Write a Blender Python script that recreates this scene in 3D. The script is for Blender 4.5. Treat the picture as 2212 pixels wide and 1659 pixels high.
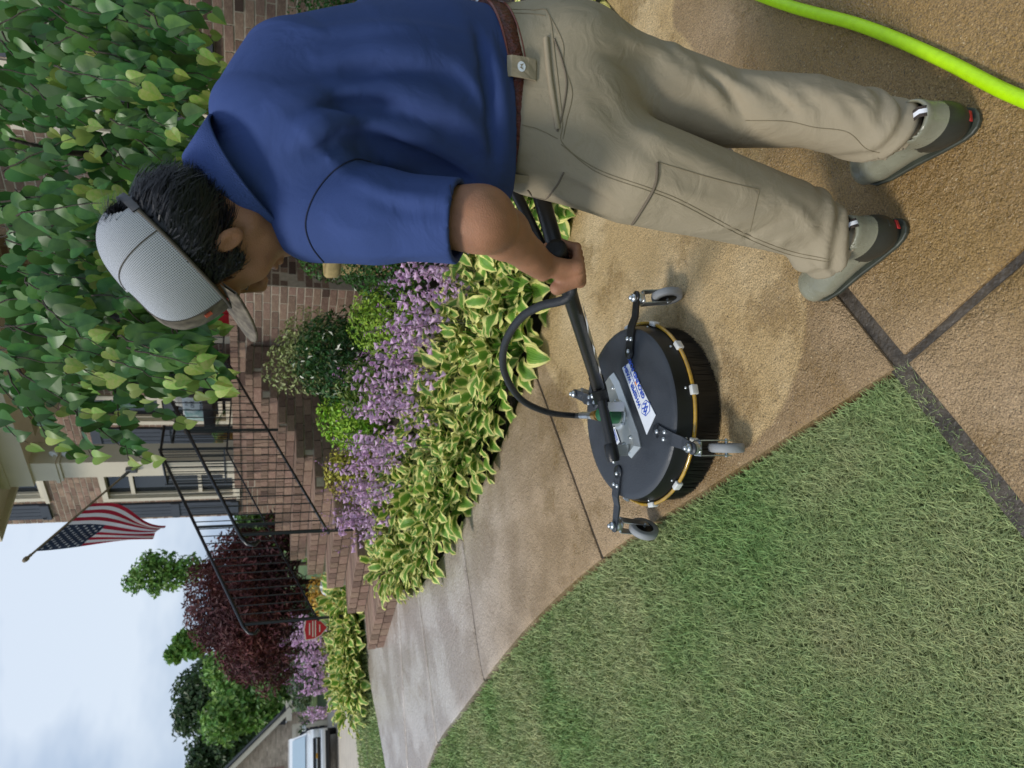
import bpy, bmesh, math, random, os
import numpy as np
from mathutils import Vector, Matrix, Quaternion
from mathutils.bvhtree import BVHTree
for _o in list(bpy.data.objects): bpy.data.objects.remove(_o)
SC = bpy.context.scene; COL = SC.collection
PI = math.pi; R = math.radians
rnd = random.Random(7); nr = np.random.default_rng(7)
# ------------------------------------------------------------------ camera
H0 = 1.40                                   # lens height above the paving
PITCH, ROLL, FPX = R(18.8), R(1.0), 1538.0
cf = np.array([0, math.cos(PITCH), -math.sin(PITCH)])
_d0 = np.array([0, -math.sin(PITCH), -math.cos(PITCH)]); _r0 = np.array([1., 0, 0])
cdn = math.cos(ROLL)*_d0 + math.sin(ROLL)*_r0
crt = math.cos(ROLL)*_r0 - math.sin(ROLL)*_d0
cam = bpy.data.cameras.new('camera'); co = bpy.data.objects.new('camera', cam); COL.objects.link(co)
cam.sensor_width = 36; cam.lens = FPX/2212*36; cam.clip_start = .05; cam.clip_end = 2000
cam.dof.use_dof = True; cam.dof.focus_distance = 1.75; cam.dof.aperture_fstop = 6.0
M = Matrix((( cdn[0], crt[0], -cf[0], 0), (cdn[1], crt[1], -cf[1], 0), (cdn[2], crt[2], -cf[2], H0), (0, 0, 0, 1)))
co.matrix_world = M; SC.camera = co         # the phone was held upright: the frame lies on its side
def dep(X, Y, z):                           # a direction of view and a distance -> a point of the place
    v = cf + crt*(829.5-Y)/FPX + cdn*(X-1106)/FPX
    return np.array([0, 0, H0]) + v*z
# ------------------------------------------------------------------ light
SUN_AZ, SUN_EL = R(248), R(52)              # azimuth from +Y, clockwise
w = bpy.data.worlds.new('World'); SC.world = w; w.use_nodes = True
nt = w.node_tree; nt.nodes.clear(); N = nt.nodes.new; L = nt.links.new
out = N('ShaderNodeOutputWorld'); bg = N('ShaderNodeBackground'); sky = N('ShaderNodeTexSky')
sky.sky_type = 'NISHITA'; sky.sun_disc = False; sky.sun_elevation = SUN_EL; sky.sun_rotation = SUN_AZ
sky.air_density = 1.2; sky.dust_density = 2.0
tc = N('ShaderNodeTexCoord'); mp = N('ShaderNodeMapping'); mp.inputs['Scale'].default_value = (1, 1, 2.2)
n1 = N('ShaderNodeTexNoise'); n1.inputs['Scale'].default_value = 2.0; n1.inputs['Detail'].default_value = 5; n1.inputs['Roughness'].default_value = .55
rp = N('ShaderNodeValToRGB'); e = rp.color_ramp.elements
e[0].position = .40; e[0].color = (2.7, 3.8, 5.6, 1); e[1].position = .60; e[1].color = (6.4, 7.2, 8.3, 1)
mx = N('ShaderNodeMix'); mx.data_type = 'RGBA'; mx.inputs[0].default_value = .88
L(tc.outputs['Generated'], mp.inputs[0]); L(mp.outputs[0], n1.inputs['Vector']); L(n1.outputs['Fac'], rp.inputs[0])
L(sky.outputs[0], mx.inputs[6]); L(rp.outputs[0], mx.inputs[7]); L(mx.outputs[2], bg.inputs[0])
bg.inputs[1].default_value = .078; L(bg.outputs[0], out.inputs[0])
sd = bpy.data.lights.new('sun', 'SUN'); sd.energy = 1.5; sd.angle = R(12); sd.color = (1, .95, .87)
so = bpy.data.objects.new('sun', sd); COL.objects.link(so)
sv = Vector((math.sin(SUN_AZ)*math.cos(SUN_EL), math.cos(SUN_AZ)*math.cos(SUN_EL), math.sin(SUN_EL)))
so.rotation_euler = (-sv).to_track_quat('-Z', 'Y').to_euler(); so.location = (0, 0, 12)
vs = SC.view_settings; vs.view_transform = 'Standard'; vs.look = 'None'; vs.exposure = .62; vs.gamma = 1; vs.use_curve_mapping = False
SC.cycles.max_bounces = 6; SC.cycles.diffuse_bounces = 3; SC.cycles.glossy_bounces = 3; SC.cycles.transmission_bounces = 4
SC.cycles.transparent_max_bounces = 8; SC.cycles.use_denoising = True
# ------------------------------------------------------------------ materials
MATS = {}
def lin(h):                                 # '#rrggbb' -> linear
    c = [int(h[i:i+2], 16)/255 for i in (1, 3, 5)]
    return tuple(x/12.92 if x < .04045 else ((x+.055)/1.055)**2.4 for x in c)
def mat(name, col, rough=.6, spec=.5, metal=0, var=.0, vs=8, col2=None, bump=0, bs=40, isl=0, ob=0, sss=0, trans=0, coat=0, stretch=None, rvar=0, wr=0):
    if name in MATS: return MATS[name]
    m = bpy.data.materials.new(name); m.use_nodes = True; nt = m.node_tree
    b = nt.nodes['Principled BSDF']; N = nt.nodes.new; L = nt.links.new
    b.inputs['Roughness'].default_value = rough; b.inputs['Metallic'].default_value = metal
    b.inputs['Specular IOR Level'].default_value = spec; b.inputs['Base Color'].default_value = (*col, 1)
    if coat: b.inputs['Coat Weight'].default_value = coat; b.inputs['Coat Roughness'].default_value = .15
    if sss:
        b.inputs['Subsurface Weight'].default_value = sss; b.inputs['Subsurface Radius'].default_value = (.012, .004, .002)
    tc = N('ShaderNodeTexCoord'); vec = tc.outputs['Object']
    if stretch:
        mp = N('ShaderNodeMapping'); mp.inputs['Scale'].default_value = stretch; L(vec, mp.inputs[0]); vec = mp.outputs[0]
    c = None
    if var or col2 or rvar:
        n = N('ShaderNodeTexNoise'); n.inputs['Scale'].default_value = vs; n.inputs['Detail'].default_value = 5; L(vec, n.inputs['Vector'])
        mr = N('ShaderNodeMapRange'); mr.inputs[1].default_value = .34; mr.inputs[2].default_value = .66; L(n.outputs['Fac'], mr.inputs[0])
        mx = N('ShaderNodeMix'); mx.data_type = 'RGBA'; L(mr.outputs[0], mx.inputs[0])
        k2 = col2 or tuple(min(1, x*(1+var)) for x in col)
        k1 = col if col2 else tuple(x*(1-var) for x in col)
        mx.inputs[6].default_value = (*k1, 1); mx.inputs[7].default_value = (*k2, 1); c = mx.outputs[2]
        if rvar:
            ra = N('ShaderNodeMapRange'); ra.inputs[3].default_value = rough-rvar; ra.inputs[4].default_value = rough+rvar
            L(mr.outputs[0], ra.inputs[0]); L(ra.outputs[0], b.inputs['Roughness'])
    if isl or ob:
        g = N('ShaderNodeNewGeometry'); oi = N('ShaderNodeObjectInfo'); ad = N('ShaderNodeMath'); ad.operation = 'ADD'
        L(g.outputs['Random Per Island'], ad.inputs[0]); L(oi.outputs['Random'], ad.inputs[1])
        fr = N('ShaderNodeMath'); fr.operation = 'FRACT'; L(ad.outputs[0], fr.inputs[0])
        hs = N('ShaderNodeHueSaturation')
        a = N('ShaderNodeMapRange'); a.inputs[3].default_value = 1-isl; a.inputs[4].default_value = 1+isl; L(fr.outputs[0], a.inputs[0])
        L(a.outputs[0], hs.inputs['Value'])
        if ob:
            m7 = N('ShaderNodeMath'); m7.operation = 'MULTIPLY'; m7.inputs[1].default_value = 7.31; L(fr.outputs[0], m7.inputs[0])
            f2 = N('ShaderNodeMath'); f2.operation = 'FRACT'; L(m7.outputs[0], f2.inputs[0])
            h = N('ShaderNodeMapRange'); h.inputs[3].default_value = .5-ob; h.inputs[4].default_value = .5+ob; L(f2.outputs[0], h.inputs[0]); L(h.outputs[0], hs.inputs['Hue'])
        if c: L(c, hs.inputs['Color'])
        else: hs.inputs['Color'].default_value = (*col, 1)
        c = hs.outputs[0]
    if c: L(c, b.inputs['Base Color'])
    if bump:
        n = N('ShaderNodeTexNoise'); n.inputs['Scale'].default_value = bs; n.inputs['Detail'].default_value = 4; L(vec, n.inputs['Vector'])
        bp = N('ShaderNodeBump'); bp.inputs['Strength'].default_value = min(1, bump); bp.inputs['Distance'].default_value = .01; L(n.outputs['Fac'], bp.inputs['Height'])
        L(bp.outputs[0], b.inputs['Normal'])
        if wr:                              # shallow crumples under the fine weave
            n2 = N('ShaderNodeTexNoise'); n2.inputs['Scale'].default_value = wr; n2.inputs['Detail'].default_value = 3; n2.inputs['Distortion'].default_value = 1.2; L(tc.outputs['Object'], n2.inputs['Vector'])
            b2 = N('ShaderNodeBump'); b2.inputs['Strength'].default_value = .5; b2.inputs['Distance'].default_value = .012; L(n2.outputs['Fac'], b2.inputs['Height']); L(b2.outputs[0], bp.inputs['Normal'])
    if trans:                               # thin leaf: light passes through
        t = N('ShaderNodeBsdfTranslucent'); ms = N('ShaderNodeMixShader'); ms.inputs[0].default_value = trans
        if c: L(c, t.inputs[0])
        else: t.inputs[0].default_value = (*col, 1)
        o = nt.nodes['Material Output']; L(b.outputs[0], ms.inputs[1]); L(t.outputs[0], ms.inputs[2]); L(ms.outputs[0], o.inputs[0])
    MATS[name] = m; return m
# ------------------------------------------------------------------ mesh building
class MB:
    def __init__(s): s.v = []; s.f = []; s.m = []; s.uv = None; s.sm = []
    def add(s, V, F, mi=0, smooth=False):
        b = len(s.v); s.v += [tuple(map(float, p)) for p in V]
        for f in F: s.f.append(tuple(i+b for i in f)); s.m.append(mi); s.sm.append(smooth)
        return s
    def box(s, c, sz, rot=None, mi=0, taper=1):
        x, y, z = [k/2 for k in sz]; V = []
        for k in (-1, 1):
            t = taper if k > 0 else 1
            for a, b in ((-1, -1), (1, -1), (1, 1), (-1, 1)):
                p = Vector((a*x*t, b*y*t, k*z))
                if rot is not None: p = rot @ p
                V.append((p[0]+c[0], p[1]+c[1], p[2]+c[2]))
        return s.add(V, [(3, 2, 1, 0), (4, 5, 6, 7), (0, 1, 5, 4), (1, 2, 6, 5), (2, 3, 7, 6), (3, 0, 4, 7)], mi)
    def rbox(s, c, sz, r=.004, rot=None, mi=0):   # box with chamfered edges
        bm = bmesh.new(); bmesh.ops.create_cube(bm, size=1)
        for v in bm.verts: v.co = Vector((v.co.x*sz[0], v.co.y*sz[1], v.co.z*sz[2]))
        bmesh.ops.bevel(bm, geom=bm.edges[:], offset=r, segments=2, affect='EDGES', profile=.5)
        V = [(rot @ v.co if rot is not None else v.co)+Vector(c) for v in bm.verts]; bm.verts.index_update()
        F = [tuple(v.index for v in f.verts) for f in bm.faces]; bm.free()
        return s.add(V, F, mi, True)
    def tube(s, P, r, n=8, mi=0, caps=True, smooth=True):
        P = [Vector(p) for p in P]; k = len(P); rs = r if hasattr(r, '__len__') else [r]*k
        V = []; t0 = (P[1]-P[0]).normalized(); a = t0.orthogonal().normalized()
        for i, p in enumerate(P):
            t = ((P[min(i+1, k-1)]-P[max(i-1, 0)])).normalized()
            q = t0.rotation_difference(t); a = q @ a; a = (a-t*a.dot(t)).normalized(); t0 = t; b = t.cross(a)
            for j in range(n):
                w = 2*PI*j/n; V.append(p+(a*math.cos(w)+b*math.sin(w))*rs[i])
        F = [(i*n+j, i*n+(j+1) % n, (i+1)*n+(j+1) % n, (i+1)*n+j) for i in range(k-1) for j in range(n)]
        s.add(V, F, mi, smooth)
        if caps:
            s.add(V[:n], [tuple(range(n))[::-1]], mi); s.add(V[-n:], [tuple(range(n))], mi)
        return s
    def lathe(s, prof, n=32, c=(0, 0, 0), rot=None, mi=0, smooth=True, a0=0, a1=2*PI):
        V = []; k = len(prof); full = abs(a1-a0-2*PI) < 1e-6; nn = n if full else n+1
        for r, z in prof:
            for j in range(nn):
                w = a0+(a1-a0)*j/n; p = Vector((r*math.cos(w), r*math.sin(w), z))
                if rot is not None: p = rot @ p
                V.append(p+Vector(c))
        F = []
        for i in range(k-1):
            for j in range(n):
                j2 = (j+1) % nn if full else j+1
                F.append((i*nn+j, i*nn+j2, (i+1)*nn+j2, (i+1)*nn+j))
        return s.add(V, F, mi, smooth)
    def loft(s, rings, mi=0, closed=True, caps=False, smooth=True):
        k = len(rings); n = len(rings[0]); V = [p for r in rings for p in r]; m = n if closed else n-1
        F = [(i*n+j, i*n+(j+1) % n, (i+1)*n+(j+1) % n, (i+1)*n+j) for i in range(k-1) for j in range(m)]
        s.add(V, F, mi, smooth)
        if caps: s.add(rings[0], [tuple(range(n))[::-1]], mi); s.add(rings[-1], [tuple(range(n))], mi)
        return s
    def prism(s, poly, z0, z1, mi=0, tf=None):
        n = len(poly); V = [(x, y, z0) for x, y in poly]+[(x, y, z1) for x, y in poly]
        if tf: V = [tf(p) for p in V]
        return s.add(V, [tuple(range(n))[::-1], tuple(range(n, 2*n))]+[(i, (i+1) % n, n+(i+1) % n, n+i) for i in range(n)], mi)
    def mesh(s, name, mats):
        me = bpy.data.meshes.new(name); me.from_pydata(s.v, [], s.f)
        for m in (mats if isinstance(mats, (list, tuple)) else [mats]): me.materials.append(m)
        if max(s.m, default=0): me.polygons.foreach_set('material_index', s.m)
        me.polygons.foreach_set('use_smooth', s.sm)
        if s.uv is not None:
            u = me.uv_layers.new(name='UVMap'); li = np.empty(len(me.loops), int); me.loops.foreach_get('vertex_index', li)
            u.data.foreach_set('uv', np.asarray(s.uv, float)[li].ravel())
        me.update(); return me
    def build(s, name, mats, parent=None, loc=None): return obj(name, s.mesh(name, mats), parent, loc)
def obj(name, me, parent=None, loc=None, rot=None, scale=None):
    o = bpy.data.objects.new(name, me); COL.objects.link(o)
    if parent is not None: o.parent = parent
    if loc is not None: o.location = loc
    if rot is not None: o.rotation_euler = rot
    if scale is not None: o.scale = scale
    return o
def tag(o, label, cat=None, group=None, kind=None):
    if label: o['label'] = label
    if cat: o['category'] = cat
    if group: o['group'] = group
    if kind: o['kind'] = kind
    return o
def empty(name, loc=(0, 0, 0), rot=None, label=None, cat=None, group=None):
    o = obj(name, None, None, loc, rot); o.empty_display_size = .05
    if label: tag(o, label, cat, group)
    return o
def npmesh(name, V, F, mats, smooth=False, uv=None):     # V (n,3), F (m,3|4) arrays
    me = bpy.data.meshes.new(name); V = np.asarray(V, np.float32); F = np.asarray(F, np.int32); k = F.shape[1]
    me.vertices.add(len(V)); me.vertices.foreach_set('co', V.ravel())
    me.loops.add(F.size); me.loops.foreach_set('vertex_index', F.ravel())
    me.polygons.add(len(F)); me.polygons.foreach_set('loop_start', np.arange(0, F.size, k, dtype=np.int32)); me.polygons.foreach_set('loop_total', np.full(len(F), k, np.int32))
    me.polygons.foreach_set('use_smooth', np.full(len(F), smooth))
    for m in (mats if isinstance(mats, (list, tuple)) else [mats]): me.materials.append(m)
    if uv is not None:
        u = me.uv_layers.new(name='UVMap'); u.data.foreach_set('uv', np.asarray(uv, np.float32)[F.ravel()].ravel())
    me.update(calc_edges=True); me.validate(); return me
def cat_rom(P, n):                          # smooth curve through points
    P = [np.array(p, float) for p in P]; P = [2*P[0]-P[1]]+P+[2*P[-1]-P[-2]]; o = []
    for i in range(1, len(P)-2):
        for t in np.linspace(0, 1, n, endpoint=False):
            a, b, c, d = P[i-1:i+3]
            o.append(.5*(2*b+(c-a)*t+(2*a-5*b+4*c-d)*t*t+(3*b-a-3*c+d)*t**3))
    return o+[P[-2]]
def smst(x, a, b): t = np.clip((x-a)/(b-a), 0, 1); return t*t*(3-2*t)
# ------------------------------------------------------------------ ground
def g(x, y):                                # height of the paving: it climbs gently to the house
    x = np.asarray(x, float); y = np.asarray(y, float)
    return .055*y+.0042*y*y+.07*np.minimum(0, x+1.5)
def terrain(x, y):
    yc = np.minimum(y, 7.2); b = g(np.maximum(x, -7), yc)
    r = np.hypot(x, y); far = smst(r, 8.6, 17)*smst(-x+y*.2, 1.2, 3.5)
    return b*(1-far)+(-1.5)*far
def inpoly(px, py, poly):
    c = np.zeros(len(px), bool); n = len(poly)
    for i in range(n):
        x1, y1 = poly[i]; x2, y2 = poly[(i+1) % n]
        k = ((y1 > py) != (y2 > py)) & (px < (x2-x1)*(py-y1)/(y2-y1+1e-12)+x1); c ^= k
    return c
C0 = np.array([.061, 1.224]); W1n, W1f = np.array([-.673, 2.516]), np.array([.10, 3.20]); W2n, W2f = np.array([-1.64, 3.764]), np.array([-.86, 4.16])
W3n, W3f = np.array([-2.441, 4.717]), np.array([-1.45, 5.0]); W4n, W4f = np.array([-3.6, 5.93]), np.array([-1.62, 5.55])
JD = np.array([.736, .677]); J2e = C0+JD*2.05
NEAR = cat_rom([C0, (-.30, 1.87), W1n, (-1.14, 3.17), W2n, (-2.06, 4.27), W3n, (-2.95, 5.16), (-3.5, 5.52)], 8)
FARE = cat_rom([J2e, (1.0, 2.66), (.55, 2.93), W1f, (-.35, 3.58), W2f, (-1.2, 4.6), W3f, W4f], 8)
def mconc():
    m = bpy.data.materials.new('washed_concrete'); m.use_nodes = True; nt = m.node_tree; N = nt.nodes.new; L = nt.links.new
    b = nt.nodes['Principled BSDF']; geo = N('ShaderNodeNewGeometry'); P = geo.outputs['Position']
    def noise(s, d=4, r=.55, v=None):
        n = N('ShaderNodeTexNoise'); n.inputs['Scale'].default_value = s; n.inputs['Detail'].default_value = d; n.inputs['Roughness'].default_value = r; L(v or P, n.inputs['Vector']); return n.outputs['Fac']
    def mr(v, a, b_, c=0, d=1, st='SMOOTHSTEP'):
        n = N('ShaderNodeMapRange'); n.interpolation_type = st
        for i, k in enumerate((a, b_, c, d)): n.inputs[i+1].default_value = k
        L(v, n.inputs[0]); return n.outputs[0]
    def mix(f, a, b_):
        n = N('ShaderNodeMix'); n.data_type = 'RGBA'
        for i, k in ((0, f), (6, a), (7, b_)):
            if isinstance(k, (float, int)): n.inputs[i].default_value = k
            elif isinstance(k, tuple): n.inputs[i].default_value = (*k, 1)
            else: L(k, n.inputs[i])
        return n.outputs[2]
    def math_(op, a, b_=0.):
        n = N('ShaderNodeMath'); n.operation = op
        for i, k in enumerate((a, b_)):
            if isinstance(k, (float, int)): n.inputs[i].default_value = k
            else: L(k, n.inputs[i])
        return n.outputs[0]
    def dist(x, y, sx=1, sy=1):
        mp = N('ShaderNodeMapping'); mp.vector_type = 'POINT'; mp.inputs['Location'].default_value = (-x*sx, -y*sy, 0); mp.inputs['Scale'].default_value = (sx, sy, 0); L(P, mp.inputs[0])
        n = N('ShaderNodeVectorMath'); n.operation = 'LENGTH'; L(mp.outputs[0], n.inputs[0]); return n.outputs['Value']
    wob = math_('MULTIPLY', math_('SUBTRACT', noise(5, 3), .5), .06)
    # passes of the machine: round scrubbed sweeps, clean and yellow; unscrubbed rims stay brown
    d = dist(.2, 1.9)
    for (x, y, r) in ((.42, 2.25, 0), (.35, 2.72, 0), (.62, 2.05, 0), (.9, 2.35, 0), (.08, 2.35, 0), (1.25, 2.5, 0)):
        d = math_('MINIMUM', d, dist(x, y))
    clean = mr(math_('ADD', d, wob), .415, .395)
    foot = mr(math_('ADD', math_('MINIMUM', dist(.75, 1.35), dist(.55, .95)), math_('MULTIPLY', wob, 3.)), .62, .25)
    patch = mr(noise(2.6, 3), .4, .62)
    sp = N('ShaderNodeSeparateXYZ'); L(P, sp.inputs[0])
    far = mr(math_('ADD', sp.outputs[1], math_('MULTIPLY', wob, 4.)), 2.7, 4.6)
    base = mix(patch, lin('#957b57'), lin('#b09470'))
    base = mix(clean, base, mix(patch, lin('#bb9e6e'), lin('#ccb286')))
    base = mix(math_('MULTIPLY', foot, .75), base, lin('#94753f'))
    wetp = math_('MULTIPLY', mr(noise(3.4, 5, .65), .50, .60), mr(far, 0., .5, 1., 0., 'LINEAR')); base = mix(math_('MULTIPLY', wetp, .5), base, lin('#85683c')); base = mix(far, base, mix(patch, lin('#a3978c'), lin('#beb5ac')))
    # border strip of trowelled edge, stains
    base = mix(math_('MULTIPLY', mr(noise(1.7, 6, .7), .55, .72), .45), base, lin('#7d6344'))
    vo = N('ShaderNodeTexVoronoi'); vo.inputs['Scale'].default_value = 210; L(P, vo.inputs['Vector'])
    spk = mr(noise(240, 3, .75), .30, .72, .48, 1.5, 'LINEAR')
    base2 = N('ShaderNodeMix'); base2.data_type = 'RGBA'; base2.blend_type = 'MULTIPLY'; base2.inputs[0].default_value = 1
    L(base, base2.inputs[6]); cb = N('ShaderNodeCombineColor')
    for i in range(3): L(spk, cb.inputs[i])
    L(cb.outputs[0], base2.inputs[7]); base = base2.outputs[2]
    base = mix(mr(noise(200, 2, .5), .63, .68, 0, .75), base, lin('#57493a'))
    base = mix(mr(noise(190, 2, .5), .66, .72, 0, .5), base, lin('#e0cda6'))
    L(base, b.inputs['Base Color'])
    wet = math_('MULTIPLY', mr(noise(1.4, 4), .25, .5, .35, 1.), math_('ADD', math_('MULTIPLY', far, .85), math_('ADD', math_('MULTIPLY', foot, .3), math_('MULTIPLY', wetp, .75))))
    L(mr(wet, 0., 1., .52, .16, 'LINEAR'), b.inputs['Roughness'])
    bp = N('ShaderNodeBump'); bp.inputs['Strength'].default_value = 1.0; bp.inputs['Distance'].default_value = .008
    h = math_('ADD', math_('MULTIPLY', noise(160, 3, .6), mr(far, 0., 1., 1., .25, 'LINEAR')), math_('MULTIPLY', noise(46, 3), 1.2)); L(h, bp.inputs['Height']); L(bp.outputs[0], b.inputs['Normal'])
    return m
CONC = mconc()
JOINT = mat('joint_filler', lin('#4a4238'), .35, var=.4, vs=30, bump=.6, bs=90)
def slab(name, A, B, parent, n=None, gap=.010, th=.11):
    """paving slab lofted between two edge lines, edges rounded, laid on the slope"""
    A = [np.array(p[:2], float) for p in A]; B = [np.array(p[:2], float) for p in B]
    def res(P, n):
        P = np.array(P); s = np.r_[0, np.cumsum(np.linalg.norm(np.diff(P, axis=0), axis=1))]; t = np.linspace(0, s[-1], n)
        return np.c_[np.interp(t, s, P[:, 0]), np.interp(t, s, P[:, 1])], s[-1]
    la = res(A, 2)[1]; lb = res(B, 2)[1]; n = max(8, int(max(la, lb)/.05)); a, _ = res(A, n); b, _ = res(B, n)
    wd = np.linalg.norm(a-b, axis=1).mean(); m = max(8, int(wd/.05))
    u = np.linspace(0, 1, m); u = np.r_[u[0], .008/wd, u[1:-1], 1-.008/wd, u[-1]]
    t = np.linspace(0, 1, n); t = np.r_[t[0], .008/la, t[1:-1], 1-.008/la, t[-1]]
    ti = t*(n-1); ax = np.c_[np.interp(ti, range(n), a[:, 0]), np.interp(ti, range(n), a[:, 1])]; bx = np.c_[np.interp(ti, range(n), b[:, 0]), np.interp(ti, range(n), b[:, 1])]
    G = ax[:, None, :]*(1-u[None, :, None])+bx[:, None, :]*u[None, :, None]
    c = G.mean((0, 1))
    dz = np.zeros(G.shape[:2]); dz[0, :] = dz[-1, :] = -.007; dz[:, 0] = dz[:, -1] = -.007
    Z = g(G[..., 0], G[..., 1])+dz+nr.normal(0, .0005, dz.shape)
    # trowelled border: a shallow groove 9 cm in from the edges
    nn, mm = dz.shape; V = np.dstack([G, Z]).reshape(-1, 3); F = [(i*mm+j, i*mm+j+1, (i+1)*mm+j+1, (i+1)*mm+j) for i in range(nn-1) for j in range(mm-1)]
    e1 = G[1, 1]-G[0, 1]; e2 = G[1, 1]-G[1, 0]
    if e2[0]*e1[1]-e2[1]*e1[0] < 0: F = [f[::-1] for f in F]
    mb = MB(); mb.add(V, F, 0, True)
    ring = [(i, 0) for i in range(nn)]+[(nn-1, j) for j in range(1, mm)]+[(i, mm-1) for i in range(nn-2, -1, -1)]+[(0, j) for j in range(mm-2, 0, -1)]
    rv = [(*G[i, j], Z[i, j]) for i, j in ring]; lo = [(x, y, z-th) for x, y, z in rv]; k = len(rv)
    mb.add(rv+lo, [(i, (i+1) % k, k+(i+1) % k, k+i) for i in range(k)], 0)
    o = mb.build(name, CONC, parent); return o
def seg(P, a, b):                           # piece of a polyline between the points nearest a and b
    P = [np.array(p) for p in P]; ia = min(range(len(P)), key=lambda i: np.linalg.norm(P[i]-a)); ib = min(range(len(P)), key=lambda i: np.linalg.norm(P[i]-b))
    return P[ia:ib+1]
def trim(P, a0, a1):                        # shorten both ends for the joints
    P = [np.array(p, float) for p in P]; d = P[1]-P[0]; P[0] = P[0]+d/np.linalg.norm(d)*a0; d = P[-2]-P[-1]; P[-1] = P[-1]+d/np.linalg.norm(d)*a1; return P
def nearpts(*ps): return [np.array(p) for p in ps]
walk = empty('front_walk'); walk['kind'] = 'structure'
for (na, nb, fa, fb) in ((C0, W1n, J2e, W1f), (W1n, W2n, W1f, W2f), (W2n, W3n, W2f, W3f), (W3n, np.array([-3.5, 5.52]), W3f, W4f)):
    A = seg(NEAR, na, nb); B = seg(FARE, fa, fb)
    first = na is C0
    A = trim(A, .022 if first else .010, .010); B = trim(B, .022 if first else .010, .010)
    slab('slab', A, B, walk)
slab('slab', trim([(-3.55, 5.60), W4n+np.array([0, .02]), (-3.75, 6.05)], .0, .0), trim([W4f+np.array([-.02, .012]), (-1.70, 5.9), (-1.9, 6.62)], .0, .0), walk) if False else None
S5a = [W4f+np.array([-.0, .014]), (-3.5, 5.535)]
S5b = cat_rom([(-1.45, 6.85), (-2.1, 6.86), (-2.75, 6.74), (-3.2, 6.42), (-3.9, 5.95)], 6)
slab('slab', S5a, S5b, walk)
drive = empty('driveway'); drive['kind'] = 'structure'
J1 = np.array([.611, -.792])
da = C0+JD*2.9; nrm = np.array([.677, -.736])
slab('slab', [C0+nrm*.006+J1*.012+JD*.012, C0+J1*1.3+JD*.012], [da+nrm*.006, da+nrm*1.6], drive)
slab('slab', [C0-JD*.0+nrm*.006+J1*.008-JD*.012, C0+J1*1.3-JD*.012], [C0-JD*1.6+nrm*.006, C0-JD*1.6+nrm*1.5], drive)
# joints' filler and soil under everything, one sheet to the horizon
xs = np.unique(np.r_[np.linspace(-400, -20, 16), np.linspace(-20, -8, 14), np.linspace(-8, 4, 81), np.linspace(4, 20, 10), np.linspace(20, 400, 12)])
ys = np.unique(np.r_[np.linspace(-60, -2, 8), np.linspace(-2, 10, 81), np.linspace(10, 20, 18), np.linspace(20, 500, 24)])
X, Y = np.meshgrid(xs, ys); Z = terrain(X, Y)-.055
V = np.c_[X.ravel(), Y.ravel(), Z.ravel()]; k = len(xs); i0 = (np.arange(len(ys)-1)[:, None]*k+np.arange(k-1)).ravel(); F = np.c_[i0, i0+1, i0+1+k, i0+k]
MSOIL = mat('lawn_soil', lin('#46502a'), .9, var=.5, vs=6, col2=lin('#56702f'), bump=.5, bs=25)
tag(obj('ground', npmesh('ground', V, F, MSOIL, True)), None, kind='structure')
def sheet(name, poly, dz, m, kind='structure', step=.06):   # a patch laid on the ground
    P = np.array(poly); x0, y0 = P.min(0); x1, y1 = P.max(0)
    xs = np.arange(x0, x1+step, step); ys = np.arange(y0, y1+step, step); X, Y = np.meshgrid(xs, ys)
    k = len(xs); ins = inpoly(X.ravel(), Y.ravel(), poly); V = np.c_[X.ravel(), Y.ravel(), (terrain(X, Y)+dz).ravel()]
    i0 = (np.arange(len(ys)-1)[:, None]*k+np.arange(k-1)).ravel(); F = np.c_[i0, i0+1, i0+1+k, i0+k]; F = F[ins[F].all(1)]
    us = np.unique(F); mp = np.zeros(len(V), int); mp[us] = np.arange(len(us))
    return tag(obj(name, npmesh(name, V[us], mp[F], m, True)), None, kind=kind)
jp = MB()
def jstrip(a, b, wd, dz):
    a = np.array(a); b = np.array(b); n = 24; d = (b-a)/np.linalg.norm(b-a); q = np.array([-d[1], d[0]])*wd/2; V = []; 
    for t in np.linspace(0, 1, n):
        p = a+(b-a)*t
        for s in (-1, 1): x, y = p+q*s; V.append((x, y, float(g(x, y))+dz))
    jp.add(V, [(2*i, 2*i+2, 2*i+3, 2*i+1) for i in range(n-1)], 0, True)
jstrip(C0-JD*1.6, C0+JD*2.9, .07, -.014); jstrip(C0, C0+J1*1.3, .06, -.0136); jstrip(W1n, W1f, .05, -.013); jstrip(W2n, W2f, .05, -.013); jstrip(W3n, W3f, .05, -.013); jstrip((-3.5, 5.527), W4f, .05, -.0128)
tag(jp.build('joint_sealant', JOINT), None, kind='structure')
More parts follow.
